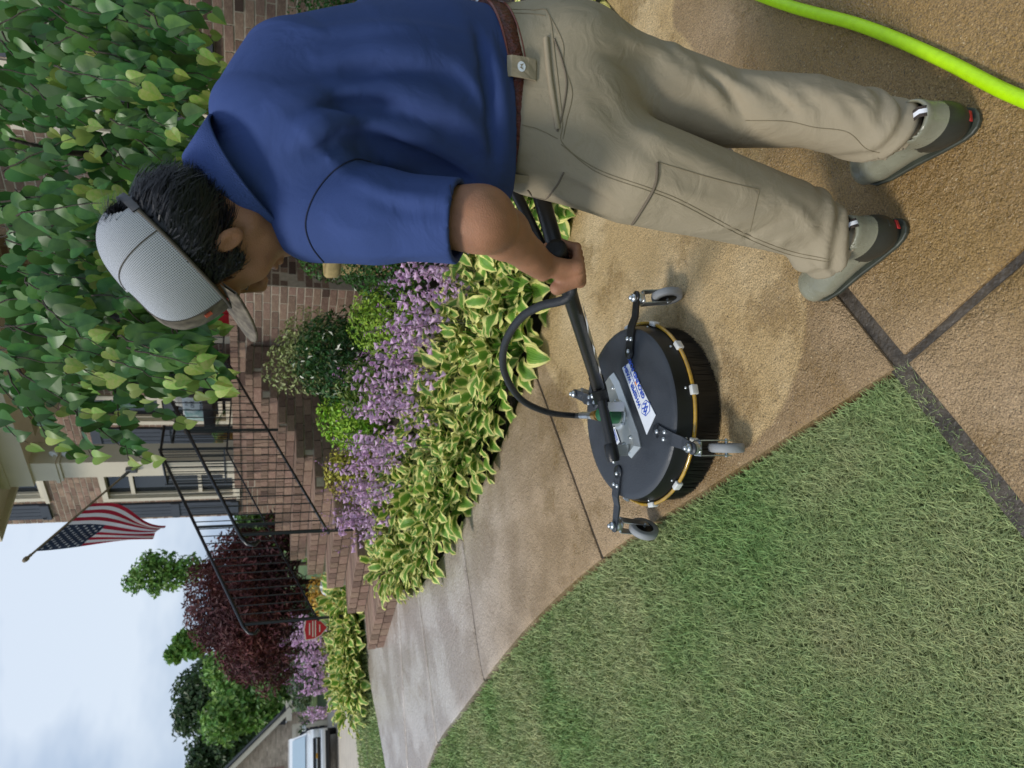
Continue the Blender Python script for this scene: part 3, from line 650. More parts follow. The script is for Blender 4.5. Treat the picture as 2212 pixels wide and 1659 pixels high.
# ------------------------------------------------------------------ flag
FR, FW_, FB = mat('flag_red', lin('#a81f35'), .8, trans=.3), mat('flag_white', lin('#e4e1e2'), .8, trans=.3), mat('flag_blue', lin('#273247'), .8, trans=.2)
fb = Vector(HW(2.72, -.04, 1.45)); fin = Vector(HW(2.98, .86, 2.30)); fdir = (fin-fb)
flg = empty('house_flag', fb, None, 'striped flag with white stars hanging from an angled wooden pole', 'flag')
POLE = mat('pole_wood', lin('#7b6a52'), .5, var=.2, vs=20)
m_ = MB(); m_.tube([(0, 0, 0), fdir*.97], .0115, 8); m_.build('pole', POLE, flg)
m_ = MB(); m_.lathe([(0, 0), (.012, 0), (.016, .02), (.012, .03), (.024, .05), (.026, .075), (.015, .1), (0, .105)], 12, c=fdir*.96, rot=fdir.to_track_quat('Z', 'Y').to_matrix()); m_.build('finial', POLE, flg)
m_ = MB(); m_.rbox((.0, .0, -.01), (.06, .05, .12), .008, HROT); m_.tube([(0, 0, 0), fdir*.1], .018, 8); m_.build('bracket', mat('grey_bracket', lin('#6a6a6a'), .5, metal=.6), flg)
a_, b_ = fdir*.40, fdir*.93                 # hoist runs along the pole, cloth hangs and folds
hang = Vector((0, 0, -1)); along = fdir.normalized(); nrm_ = along.cross(hang).normalized()
NS = 13; LN = 1.02; nu = 26
def cloth(u, t):                            # u along the fly (hanging), t across the stripes (along the pole)
    p = b_+(a_-b_)*t*(1-.55*smst(u, .15, 1.0)); 
    w_ = math.sin(t*9+u*3.0)*.05*u+math.sin(t*17-u*5)*.02*u
    return p+hang*(LN*u*.92+.05*u*u)+nrm_*w_+along*(-.10*u*math.sin(u*2.2))*(1-t)
def patch(t0, t1, u0, u1, name, m, nt_=2):
    V = []; n1 = max(3, int((u1-u0)*nu)); 
    for i in range(n1+1):
        for j in range(nt_+1): V.append(cloth(u0+(u1-u0)*i/n1, t0+(t1-t0)*j/nt_))
    F = [(i*(nt_+1)+j, i*(nt_+1)+j+1, (i+1)*(nt_+1)+j+1, (i+1)*(nt_+1)+j) for i in range(n1) for j in range(nt_)]
    return MB().add(V, F, 0, True).build(name, m, flg)
for i in range(NS):
    patch(i/NS, (i+1)/NS, .40 if i < 7 else .0, 1, 'stripe', FW_ if i % 2 else FR)
canton = patch(0, 7/NS, 0, .40, 'canton', FB, 8)
sm_ = MB()
for r_ in range(9):
    for c_ in range(6 if r_ % 2 == 0 else 5):
        u = .40*(r_+1)/10; t = 7/NS*((c_+(.5 if r_ % 2 == 0 else 1))/6); ctr = cloth(u, t); ux = (cloth(u+.01, t)-ctr).normalized(); tx = (cloth(u, t+.01)-ctr).normalized(); nn = ux.cross(tx).normalized()
        for off in (.003, -.003):
            V = [ctr+nn*off]+[ctr+nn*off+(ux*math.sin(k*PI/5)+tx*math.cos(k*PI/5))*(.017 if k % 2 == 0 else .0068) for k in range(10)]
            sm_.add(V, [(0, k+1, (k+1) % 10+1) for k in range(10)])
o = sm_.build('star_field', FW_, canton); o['kind'] = 'stuff'
# ------------------------------------------------------------------ planting
def mhosta():
    m = bpy.data.materials.new('hosta_leaf'); m.use_nodes = True; nt = m.node_tree; N = nt.nodes.new; L = nt.links.new; b = nt.nodes['Principled BSDF']
    uv = N('ShaderNodeUVMap'); uv.uv_map = 'UVMap'; sp = N('ShaderNodeSeparateXYZ'); L(uv.outputs[0], sp.inputs[0])
    oi = N('ShaderNodeObjectInfo'); n = N('ShaderNodeTexNoise'); n.noise_dimensions = '4D'; n.inputs['Scale'].default_value = 7; n.inputs['Detail'].default_value = 3; L(uv.outputs[0], n.inputs['Vector'])
    m4 = N('ShaderNodeMath'); m4.operation = 'MULTIPLY'; m4.inputs[1].default_value = 40; L(oi.outputs['Random'], m4.inputs[0]); L(m4.outputs[0], n.inputs['W'])
    s = N('ShaderNodeMath'); s.operation = 'MULTIPLY_ADD'; s.inputs[1].default_value = .55; s.inputs[2].default_value = -.275; L(n.outputs['Fac'], s.inputs[0])
    a = N('ShaderNodeMath'); a.operation = 'ADD'; L(sp.outputs[0], a.inputs[0]); L(s.outputs[0], a.inputs[1])   # uv.x = distance from midrib 0..1
    e = N('ShaderNodeMapRange'); e.inputs[1].default_value = .56; e.inputs[2].default_value = .64; L(a.outputs[0], e.inputs[0])
    e2 = N('ShaderNodeMapRange'); e2.inputs[1].default_value = .25; e2.inputs[2].default_value = .66; L(a.outputs[0], e2.inputs[0])
    g1 = N('ShaderNodeMix'); g1.data_type = 'RGBA'; g1.inputs[6].default_value = (*lin('#6b9838'), 1); g1.inputs[7].default_value = (*lin('#93b84c'), 1); L(e2.outputs[0], g1.inputs[0])
    g2 = N('ShaderNodeMix'); g2.data_type = 'RGBA'; L(g1.outputs[2], g2.inputs[6]); g2.inputs[7].default_value = (*lin('#f0ea92'), 1); L(e.outputs[0], g2.inputs[0])
    hs = N('ShaderNodeHueSaturation'); v = N('ShaderNodeMapRange'); v.inputs[3].default_value = .78; v.inputs[4].default_value = 1.18; L(oi.outputs['Random'], v.inputs[0]); L(v.outputs[0], hs.inputs['Value']); L(g2.outputs[2], hs.inputs['Color'])
    L(hs.outputs[0], b.inputs['Base Color']); b.inputs['Roughness'].default_value = .38; b.inputs['Specular IOR Level'].default_value = .4
    w_ = N('ShaderNodeMath'); w_.operation = 'SINE'; k = N('ShaderNodeMath'); k.operation = 'MULTIPLY'; k.inputs[1].default_value = 34; L(sp.outputs[0], k.inputs[0]); L(k.outputs[0], w_.inputs[0])
    bp = N('ShaderNodeBump'); bp.inputs['Strength'].default_value = .5; bp.inputs['Distance'].default_value = .002; L(w_.outputs[0], bp.inputs['Height']); L(bp.outputs[0], b.inputs['Normal'])
    t = N('ShaderNodeBsdfTranslucent'); L(hs.outputs[0], t.inputs[0]); ms = N('ShaderNodeMixShader'); ms.inputs[0].default_value = .22
    L(b.outputs[0], ms.inputs[1]); L(t.outputs[0], ms.inputs[2]); L(ms.outputs[0], nt.nodes['Material Output'].inputs[0]); return m
HOSTA = mhosta()
def hosta_leaf(el, pet, Ln, W, seed):
    q = random.Random(seed); mb = MB(); uv = []; dirx = lambda a: np.array([math.cos(a), 0, math.sin(a)])
    p = np.zeros(3); pts = []
    for i in range(5): pts.append(p.copy()); p = p+dirx(el-.08*i)*pet/4
    p = pts[-1]
    for i in range(4):                      # petiole: narrow channel
        for s in (-1, 1): mb.v.append(tuple(pts[i]+np.array([0, s*.004, .002])))
        uv += [(0.1, 0), (.1, 0)]
        if i: b = (i-1)*2; mb.f.append((b, b+2, b+3, b+1)); mb.m.append(0); mb.sm.append(True)
    base = len(mb.v); n = 8; a = el-.25; ph = q.uniform(0, 6); tw = q.uniform(-.25, .25); cup = q.uniform(.12, .34); cols = (-1, -.72, -.36, 0, .36, .72, 1)
    for i in range(n+1):
        t = i/n; w_ = W/2*(math.sin(PI*min(1, t**.62))**.8)*(1-.0*t) if 0 < t < 1 else .002
        if i: p = p+dirx(a)*Ln/n; a -= q.uniform(.07, .15)+.08*t
        nrm = np.array([-math.sin(a), 0, math.cos(a)])
        for c in cols:
            lift = abs(c)*w_*cup*1.6-.25*w_*c*c+abs(c)**2*.010*math.sin(t*11+ph+(c > 0)*1.7); yy = c*w_*(1-.1*cup)
            mb.v.append(tuple(p+np.array([0, yy, 0])+nrm*(lift+tw*yy*t)-dirx(a)*abs(c)*.012*(t < .2))); uv.append((abs(c)*(1 if t < .9 else 1)+(.5*max(0, t-.86)/.14), t))
    k = len(cols)
    for i in range(n):
        for j in range(k-1): o = base+i*k+j; mb.f.append((o, o+1, o+k+1, o+k)); mb.m.append(0); mb.sm.append(True)
    mb.uv = uv; return mb.mesh('leaf', HOSTA)
HL = [[hosta_leaf(R(el+dj*5), pet*(1+.12*dj), Ln*(1+.1*dj), W, el*7+dj) for dj in (-1, 0, 1)] for el, pet, Ln, W in ((24, .15, .145, .10), (46, .17, .14, .095), (66, .19, .125, .085), (84, .20, .10, .06))]
PETAL = mat('hosta_flower', lin('#d8aed6'), .6, isl=.25, trans=.35, col2=lin('#ead0e6'), vs=40); STALK = mat('hosta_stalk', lin('#5a5a45'), .6, var=.2); BUD = mat('hosta_bud', lin('#b07cae'), .6, isl=.2)
def stalk_mesh(h, seed):
    q = random.Random(seed); mb = MB(); lean = q.uniform(.05, .3); P = [np.array([lean*t*t*h, .02*math.sin(t*4), h*t]) for t in np.linspace(0, 1, 8)]
    mb.tube(P, [.0032*(1-.6*i/7) for i in range(8)], 4, 0, caps=False)
    n = 24
    for i in range(n):
        t = .5+.5*i/n; k = t*7; i0 = min(int(k), 6); p = P[i0]+(P[i0+1]-P[i0])*(k-i0); az = q.uniform(-1.9, 1.9)+q.choice((0, 0, PI)); bud = i > 16
        el = q.uniform(-.9, .1) if not bud else q.uniform(-.2, .6); d = np.array([math.cos(az)*math.cos(el), math.sin(az)*math.cos(el), math.sin(el)]); s = .62+.42*q.random()
        if bud: s *= .55
        e1 = np.cross(d, [0, 0, 1.]); e1 /= np.linalg.norm(e1); e2 = np.cross(d, e1); p = p+d*.008; ring = []
        prof = ((.0, .002), (.016, .0045), (.028, .010), (.040, .018)) if not bud else ((0, .002), (.012, .005), (.024, .004), (.03, .001))
        for (l, r_) in prof: ring.append([p+d*l*s+(e1*math.cos(w)+e2*math.sin(w))*r_*s*(1 if (j % 2 == 0 or l < .03 or bud) else .55) for j, w in enumerate(np.linspace(0, 2*PI, 6, endpoint=False))])
        mb.loft(ring, 2 if bud else 1)
    return mb.mesh('flower_stalk', [STALK, PETAL, BUD])
SK = [stalk_mesh(h, i) for i, h in enumerate((.52, .58, .64, .68, .60, .55))]
def hosta(x, y, sc, nst, label, group, n=(16, 15, 11, 6), zoff=0):
    t = empty('hosta_plant', (x, y, float(terrain(x, y))-.02+zoff), (0, 0, rnd.uniform(0, 6)), label, 'plant', group)
    for ring, cnt in enumerate(n):
        for i in range(cnt):
            az = 2*PI*(i+rnd.uniform(-.3, .3))/cnt+ring*.5; k = sc*rnd.uniform(.82, 1.18)
            o = obj('leaf', rnd.choice(HL[ring]), t, (math.cos(az)*.02, math.sin(az)*.02, rnd.uniform(0, .03)), (rnd.uniform(-.35, .35), rnd.uniform(-.15, .2), az), (k, k, k))
    for i in range(nst):
        az = rnd.uniform(0, 6.3); k = sc*rnd.uniform(.85, 1.12); obj('flower_stalk', rnd.choice(SK), t, (rnd.uniform(-.1, .1), rnd.uniform(-.1, .1), 0), (rnd.uniform(-.1, .1), rnd.uniform(-.1, .1), az), (k, k, k))
    return t
FE = np.array(FARE); FS = np.r_[0, np.cumsum(np.linalg.norm(np.diff(FE, axis=0), axis=1))]
def along_edge(s, off):
    p = np.array([np.interp(s, FS, FE[:, 0]), np.interp(s, FS, FE[:, 1])]); q = np.array([np.interp(s+.1, FS, FE[:, 0]), np.interp(s+.1, FS, FE[:, 1])]); o = np.array([np.interp(s-.1, FS, FE[:, 0]), np.interp(s-.1, FS, FE[:, 1])])
    d = (q-o)/np.linalg.norm(q-o); return p+np.array([d[1], -d[0]])*off
LB = {0: ('yellow edged hosta spilling its leaves over the walk edge', 'hostas along the walk edge'), 1: ('yellow edged hosta with lilac flower stalks behind the edge row', 'flowering hostas in the bed'), 2: ('yellow edged hosta with lilac flower stalks behind the edge row', 'flowering hostas in the bed')}
for row, off in enumerate((.17, .46, .74)):
    s = .1+row*.12
    while s < FS[-1]-.02:
        p = along_edge(s, off+rnd.uniform(-.04, .04))
        if not (row == 2 and s < .5): hosta(p[0], p[1], rnd.uniform(.92, 1.08), rnd.choice(((0, 0), (2, 4), (4, 7))[row]), *LB[row])
        s += .31+rnd.uniform(-.02, .04)
for (x, y, n) in ((-2.02, 6.98, 0), (-2.32, 6.98, 0), (-2.62, 7.02, 0), (-2.92, 7.1, 0), (-3.22, 7.24, 0), (-2.2, 7.24, 0), (-2.5, 7.28, 0), (-2.8, 7.36, 0), (-3.1, 7.46, 0), (-2.55, 7.6, 6), (-2.85, 7.66, 7), (-3.15, 7.74, 7), (-3.45, 7.85, 6), (-2.7, 7.9, 6), (-3.0, 7.95, 6)):
    hosta(x, y, rnd.uniform(1.0, 1.2), n, 'yellow edged hosta with lilac flowers across the walk beyond the steps' if n else 'yellow edged hosta edging the walk beyond the steps', 'flowering hostas beyond the steps' if n else 'edge hostas beyond the steps')
# shrubs
BARK = MATS['bark_brown']
def shrub(name, X, Y, z, hw, top, m, label, n=2600, size=.032, asp=.5, lump=.22, up=.3, fill=.55, seed=1, cat='shrub', deep=None):
    c = dep(X, Y, z); gz = float(terrain(c[0], c[1])); tz = dep(top, Y, z)[2]; hh = max(.12, (tz-gz)/2)
    t = empty(name, (c[0], c[1], gz-.03), None, label, cat)
    V, F = leaf_cloud(n, blob((0, 0, hh*1.02+.03), (hw, deep or hw, hh*.98), lump, fill, seed), size, asp, up, seed); obj('foliage', npmesh('foliage', V, F, m), t)
    q = random.Random(seed)
    for i in range(7):
        az = q.uniform(0, 6.3); r_ = hw*q.uniform(.3, .75); mb = MB(); mb.tube([(0, 0, 0), (r_*.4*math.cos(az), r_*.4*math.sin(az), hh*.7), (r_*math.cos(az), r_*math.sin(az), hh*q.uniform(1.2, 1.7))], [.009, .006, .003], 5); mb.build('stem', BARK, t)
    return t
VARI = LEAFY('variegated_leaf', '#71803f', '#a9b179'); DKG = LEAFY('laurel_leaf', '#27461f', '#3f6530', rough=.25); LIME = LEAFY('lime_leaf', '#7fae2e', '#a5c944'); BOX = LEAFY('boxwood_leaf', '#2c4f22', '#49762f', rough=.3); NEWG = LEAFY('new_growth_leaf', '#7ea332', '#9fbd45'); OLV = LEAFY('olive_leaf', '#5b7030', '#7f9142'); GOLD = LEAFY('golden_leaf', '#a8b43a', '#cbb75a'); ORG = LEAFY('orange_leaf', '#c49a3e', '#d9b44a')
shrub('variegated_shrub', 630, 765, 6.15, .36, 578, VARI, 'pale variegated shrub against the porch brickwork', 3000, .04, .45, .3, seed=2)
shrub('laurel_shrub', 700, 770, 5.5, .34, 632, DKG, 'glossy dark green rounded shrub below the variegated one', 3400, .045, .45, .15, seed=3)
shrub('lime_shrub', 730, 905, 5.75, .25, 686, LIME, 'bright lime green shrub beside the stair cheek', 2200, .04, .5, .2, seed=4)
shrub('boxwood', 815, 575, 4.7, .24, 750, BOX, 'dark boxwood shrub beside the lilac flower spikes', 3200, .026, .6, .15, seed=5)
shrub('boxwood', 700, 545, 6.0, .25, 642, BOX, 'dark boxwood shrub against the shaded brick corner', 2600, .03, .6, .15, seed=6)
shrub('new_growth_shrub', 810, 690, 4.75, .27, 752, NEWG, 'yellow green shrub with fresh tips behind the lilac flowers', 2800, .03, .45, .25, seed=7)
shrub('golden_shrub', 728, 1020, 6.0, .24, 703, GOLD, 'low golden shrub at the foot of the stairs', 1800, .035, .5, .2, seed=8)
shrub('olive_shrub', 795, 830, 5.0, .22, 745, OLV, 'olive green twiggy shrub in front of the dark rounded one', 1600, .035, .4, .3, seed=9)
shrub('boxwood', 655, 10, 5.0, .26, 630, BOX, 'dark boxwood shrub below the shuttered window', 2400, .03, .6, .15, seed=10)
shrub('orange_tipped_shrub', 690, 1290, 8.2, .22, 667, ORG, 'orange and yellow shrub seen through the lower stair rail', 1600, .04, .4, .25, seed=12)
shrub('orange_tipped_shrub', 690, 1200, 8.4, .18, 668, ORG, 'small orange tipped shrub behind the top of the lower steps', 1200, .04, .4, .25, seed=13)
shrub('lime_shrub', 660, 1185, 9.0, .2, 640, LIME, 'lime green shrub under the purple maple near the wall', 1200, .04, .5, .2, seed=14)
# clay pot peeping out behind the sleeve
pc = dep(760, 545, 5.0); pt = empty('clay_pot', (pc[0], pc[1], float(terrain(pc[0], pc[1]))-.02), None, 'tan ribbed clay pot rim among the boxwoods', 'pot')
CLAY = mat('clay_tan', lin('#b7a06c'), .8, var=.15, vs=20, bump=.3)
m_ = MB(); hz = dep(700, 545, 5.0)[2]-pt.location[2]; m_.lathe([(0, 0), (.10, 0), (.15, hz*.5), (.165, hz*.85)], 28); m_.build('pot_body', CLAY, pt)
m_ = MB(); m_.lathe([(.165, hz*.85), (.185, hz*.87), (.19, hz*.97), (.175, hz), (.16, hz*.97), (.15, hz*.8), (0, hz*.78)], 28); m_.build('rim', CLAY, pt)
# white garden ornament by the steps
wc = dep(722, 1268, 7.6); gz = float(terrain(wc[0], wc[1])); wt = empty('garden_ornament', (wc[0], wc[1], gz-.02), None, 'white shell shaped garden ornament beside the lower steps', 'ornament')
STONEW = mat('white_stone', lin('#d9dcd8'), .7, var=.1, vs=20); tz = dep(698, 1268, 7.6)[2]-gz
m_ = MB(); m_.lathe([(0, 0), (.09, 0), (.06, .05), (.04, tz*.5), (.06, tz*.62)], 16); m_.build('pedestal', STONEW, wt)
m_ = MB(); n = 22
rings = [[(math.cos(a)*.12*k*(1+.10*math.cos(11*a)), .03*math.cos(11*a)*k+.05*k*k, tz*.62+.02+.13*k*(math.sin(a)*.9+.1)) for a in np.linspace(-.4, PI+.4, 45)] for k in (.05, .35, .7, 1.0)]
m_.loft(rings, closed=False); m_.loft([[(x, y+.015, z) for x, y, z in r_] for r_ in rings], closed=False); m_.build('shell', STONEW, wt)
# red shield yard sign
yc = dep(690, 1357, 6.98); gz = float(terrain(yc[0], yc[1])); yt = empty('yard_sign', (yc[0], yc[1], gz-.03), (0, 0, R(16)), 'small red shield shaped yard sign by the far stair rail', 'sign')
tz = dep(652, 1357, 6.98)[2]-gz; SRED = mat('sign_red', lin('#c4202c'), .4); SCREAM = mat('sign_cream', lin('#ddd3c3'), .5)
def shield(k): return [(x*k, z*k) for x, z in ((-.105, .10), (0, .118), (.105, .10), (.10, .02), (.07, -.05), (0, -.115), (-.07, -.05), (-.10, .02))]
tf = lambda yy: (lambda p: (p[0], p[2]+yy, p[1]+tz-.10))
m_ = MB(); m_.tube([(0, .012, 0), (0, .012, tz-.05)], .008, 6); m_.build('stake', IRON, yt)
m_ = MB(); m_.prism(shield(1.0), -.004, .004, tf=tf(0)); m_.build('border', SCREAM, yt)
m_ = MB(); m_.prism(shield(.9), -.004, -.002, tf=tf(-.0032)); m_.build('shield', SRED, yt)
m_ = MB()
for z, w_ in ((.06, .11), (.03, .15), (.005, .15), (-.035, .07)): m_.box((0, -.0085, tz-.10+z), (w_, .001, .010))
m_.build('print', SCREAM, yt)
# ------------------------------------------------------------------ redbud in front of the window
def heart(fold, droop, seed):               # heart shaped leaf, base at origin, tip along +x, 26 triangles
    out = [(0, 0), (-.10, .13), (-.12, .28), (-.02, .43), (.16, .50), (.38, .46), (.60, .34), (.80, .17), (1.02, 0)]
    q = random.Random(seed); mb = MB(); mid = [(.0, 0), (.12, 0), (.3, 0), (.5, 0), (.7, 0), (.86, 0), (1.02, 0)]
    z = lambda x, y: fold*abs(y)-droop*x*x+.03*math.sin(9*x+seed)*abs(y)*2
    V = []; F = []
    L_ = [(x, y) for x, y in out]
    for sg in (1, -1):
        b = len(V); V += [(x, y*sg, z(x, y)) for x, y in L_]; c = len(V); V += [(x, 0, z(x, 0)) for x, _ in mid]
        tr = [(0, 1, 1), (1, 1, 2), (1, 2, 2)]
        pairs = ((0, 0), (1, 1), (2, 1), (3, 1), (4, 2), (5, 3), (6, 4), (7, 5), (8, 6))
        for (o0, m0), (o1, m1) in zip(pairs[:-1], pairs[1:]):
            f = (b+o0, b+o1, c+m1, c+m0) if m0 != m1 else (b+o0, b+o1, c+m0)
            F.append(f if sg < 0 else f[::-1])
    mb.add(V, F, 0, True); return mb
RB = LEAFY('redbud_leaf', '#3a6330', '#557f3a', rough=.36, trans=.3, vs=2.2); RBY = LEAFY('redbud_young_leaf', '#83a945', '#a3ad62', rough=.4, trans=.35)
RBARK = mat('redbud_bark', lin('#3d352b'), .9, var=.35, vs=30, bump=.9, bs=60)
HT = [heart(f, d, i) for i, (f, d) in enumerate(((.22, .22), (.1, .35), (.35, .15), (.15, .5)))]; HM = [h.mesh('leaf', RB) for h in HT]; HY = [h.mesh('leaf', RBY) for h in HT]
bx = dep(470, 262, 4.55); rbt = empty('redbud_tree', (bx[0], bx[1], float(terrain(bx[0], bx[1]))-.05), None, 'spreading redbud tree with heart shaped leaves in front of the house', 'tree')
R0 = Vector(rbt.location)
def rel(p): return np.array(p)-np.array(R0)
TF = rel(dep(440, 275, 4.5))                # fork
mb = MB(); mb.tube(cat_rom([(0, 0, 0), (.05, -.05, .5), (-.03, 0, TF[2]*.7), TF], 5), list(np.linspace(.075, .05, 16)), 10); mb.build('trunk', RBARK, rbt)
limbs = [(dep(360, 215, 4.3), dep(300, 150, 4.0), dep(180, 60, 3.7)), (dep(395, 310, 4.3), dep(330, 420, 4.0), dep(250, 560, 3.8), dep(160, 720, 3.7)), (dep(380, 330, 4.2), dep(300, 330, 4.0), dep(150, 330, 3.7), dep(20, 300, 3.5)), (dep(400, 340, 4.3), dep(330, 520, 4.0), dep(330, 680, 3.8), dep(250, 830, 3.7)), (dep(420, 250, 4.6), dep(330, 240, 4.7), dep(120, 200, 4.6)), (dep(385, 200, 4.2), dep(360, 90, 3.8), dep(250, -60, 3.3)), (dep(200, 520, 3.9), dep(60, 640, 3.7), dep(-60, 700, 3.6))]
for l in limbs:
    P = cat_rom([TF]+[rel(p) for p in l], 6); mb = MB(); mb.tube(P, list(np.linspace(.036, .008, len(P))), 8); mb.build('limb', RBARK, rbt)
# twigs: hanging zigzag shoots with alternate leaves. (start, end) as directions of view with a distance
tw = []
def T(x0, y0, x1, y1, z, z1=None): tw.append((rel(dep(x0, y0, z)), rel(dep(x1, y1, z1 or z))))
for a in ((120, 800, 420, 845, 3.5), (130, 860, 330, 1000, 3.6), (60, 820, 270, 900, 3.6), (0, 760, 120, 960, 3.4), (150, 740, 440, 860, 3.7), (30, 700, 300, 860, 3.5), (180, 690, 480, 840, 3.6), (120, 760, 400, 920, 3.7), (250, 800, 290, 1010, 3.6), (60, 880, 160, 990, 3.7), (170, 850, 200, 985, 3.5), (380, 690, 460, 845, 2.9), (395, 650, 440, 760, 3.0), (330, 640, 470, 720, 3.1), (395, 640, 485, 835, 2.95), (370, 690, 460, 815, 2.9), (400, 600, 450, 700, 3.0), (-20, 860, 60, 960, 3.6)): T(*a)
for i in range(290):                        # fill of the crown
    y = rnd.uniform(-40, 800); x = rnd.uniform(-60, 330-.10*max(0, y-500)) if rnd.random() < .8 else rnd.uniform(200, 380)
    ln = rnd.uniform(110, 210); an = rnd.uniform(-.5, .9); z = rnd.uniform(2.9, 4.4) if i < 215 else rnd.uniform(4.2, 4.75)
    if 330 < y < 620 and x > 150: z = rnd.uniform(3.4, 4.3)
    if 150 < y < 420 and 120 < x+ln*.5 < 300 and rnd.random() < .55: continue      # gaps over the window
    if 250 < y+ln*math.sin(an) < 700 and x+ln > 330: ln *= .6
    ex, ey = x+ln*math.cos(an), y+ln*math.sin(an)
    if 640 < ey < 745 and ex > 300 and rnd.random() < .8: continue                 # the door shows here
    T(x, y, ex, ey, z, z-rnd.uniform(-.1, .25))
for (x, y) in ((250, 30), (260, 90), (330, 20), (310, 130), (350, 60), (280, 170), (340, 190)): T(x-120, y-30, x+60, y+30, 3.0)
nl = 0; LV = []; tmb = MB()
for ti, (a, b) in enumerate(tw):
    n = max(5, int(np.linalg.norm(b-a)/.052)); sag = rnd.uniform(.02, .1); P = []
    for i in range(n+1):
        t = i/n; P.append(a+(b-a)*t+np.array([0, 0, -sag*4*t*(1-t)*-.4])+np.array([rnd.uniform(-.008, .008) for _ in range(3)]))
    tmb.tube(P, list(np.linspace(.0045, .0016, n+1)), 5)
    d = (b-a)/np.linalg.norm(b-a); sd = np.cross(d, [0, 0, 1.]); sd /= max(.2, np.linalg.norm(sd))
    for i in range(1, n+1):
        t = i/n; sz = .128*(1-.45*t)*rnd.uniform(.8, 1.12); sg = 1 if i % 2 else -1
        ax = d*.35+sd*sg*.55+np.array([0, 0, -.75])+np.array([rnd.uniform(-.35, .35) for _ in range(3)]); ax /= np.linalg.norm(ax)
        nrm = np.array([-.2, -.85, .45])+np.array([rnd.uniform(-.42, .42) for _ in range(3)]); nrm -= ax*nrm.dot(ax); nrm /= np.linalg.norm(nrm); yv = np.cross(nrm, ax)
        LV.append((P[i]+ax*.015, np.column_stack([ax, yv, nrm])*sz, t > .86, rnd.randrange(4)))
o = tmb.build('twig', RBARK, rbt); o['kind'] = 'stuff'
LV.sort(key=lambda l: np.linalg.norm(l[0]+np.array(R0)-np.array([0, 0, H0])))
restV = []; restF = []; nb = 0; fm = []
for k, (p, m3, young, hi) in enumerate(LV):
    if k < 300:
        o = obj('leaf', (HY if young else HM)[hi], rbt); o.matrix_local = Matrix([[*m3[0], p[0]], [*m3[1], p[1]], [*m3[2], p[2]], [0, 0, 0, 1]])
    else:
        v = np.array(HT[hi].v)@m3.T+p; restV.append(v); restF += [tuple(i+nb for i in f) for f in HT[hi].f]; nb += len(v); fm += [1 if young else 0]*len(HT[hi].f)
mb = MB(); mb.v = np.concatenate(restV).tolist(); mb.f = restF; mb.m = fm; mb.sm = [True]*len(restF); o = mb.build('crown', [RB, RBY], rbt); o['kind'] = 'stuff'
# ------------------------------------------------------------------ surface cleaner
CX, CY = -.09, 2.105; SLP = math.atan(.050)
mc = empty('surface_cleaner', (CX, CY, float(g(CX, CY))), (SLP, 0, 0), 'black round surface cleaner on four grey casters washing the walk', 'cleaner')
MW = mc.matrix_basis.copy(); MWI = MW.inverted()
def ml(X, Y, z): return MWI @ Vector(dep(X, Y, z))
DECK = mat('deck_black', lin('#33373d'), .42, spec=.5, var=.2, vs=7, bump=.15, bs=250, rvar=.14); SKIRT = mat('skirt_black', lin('#0c0c0c'), .35, var=.4, vs=12)
BRIS = mat('bristle_black', lin('#060606'), .5, isl=.5); STEEL = mat('stainless', lin('#c9ccca'), .38, metal=.85, var=.06, vs=8); ZINC = mat('zinc', lin('#c2c6c8'), .3, metal=.9, var=.15, vs=30)
RUBB = mat('wheel_grey', lin('#8b8d8e'), .6, var=.08, vs=20); BLKP = mat('black_paint', lin('#141516'), .38, spec=.5, var=.25, vs=25, bump=.1, bs=200); GOLDT = mat('amber_tube', lin('#b08a2c'), .15, spec=.7, coat=.6, var=.25, vs=30); CLIP = mat('clip_white', lin('#cfd0cc'), .5)
GRN = mat('swivel_green', lin('#1f5a35'), .4, var=.15, vs=15); BRASS = mat('brass', lin('#b8955a'), .3, metal=.9, var=.1, vs=30); STK = mat('sticker_white', lin('#dfe4ea'), .4, var=.04, vs=20); BLUE = mat('sticker_blue', lin('#2c50b4'), .45); ORNG = mat('sticker_orange', lin('#e8a06a'), .5)
HT_ = .155; RD = .280
m_ = MB(); m_.lathe([(0, HT_+.002), (.1, HT_+.002), (RD-.02, HT_), (RD-.005, HT_-.002), (RD, HT_-.008)], 96); deck = m_.build('deck', DECK, mc)
m_ = MB(); m_.lathe([(RD, HT_-.008), (RD+.004, .135), (RD+.012, .10), (RD+.016, .092), (RD+.012, .08), (RD-.01, .08), (RD-.02, .13)], 96); m_.build('skirt', SKIRT, mc)
m_ = MB(); q = random.Random(3)
for i in range(9000):                       # brush curtain
    a = q.uniform(0, 2*PI); r_ = RD+q.uniform(-.010, .006); w_ = .0017; fl = q.uniform(-.006, .006); b0 = Vector((r_*math.cos(a), r_*math.sin(a), .09)); t_ = Vector((-math.sin(a), math.cos(a), 0)); e_ = Vector(((r_+fl)*math.cos(a), (r_+fl)*math.sin(a), q.uniform(.0, .008)))
    e_ += t_*q.uniform(-.006, .006); m_.add([b0-t_*w_, b0+t_*w_, e_+t_*w_, e_-t_*w_], [(0, 1, 2, 3)])
m_.lathe([(RD+.003, .09), (RD+.002, .012)], 96); o = m_.build('brush', BRIS, mc); o['kind'] = 'stuff'
m_ = MB(); m_.tube([((RD+.019)*math.cos(a), (RD+.019)*math.sin(a), .098) for a in np.linspace(0, 2*PI, 73)], .0058, 8); m_.build('tube', GOLDT, mc)
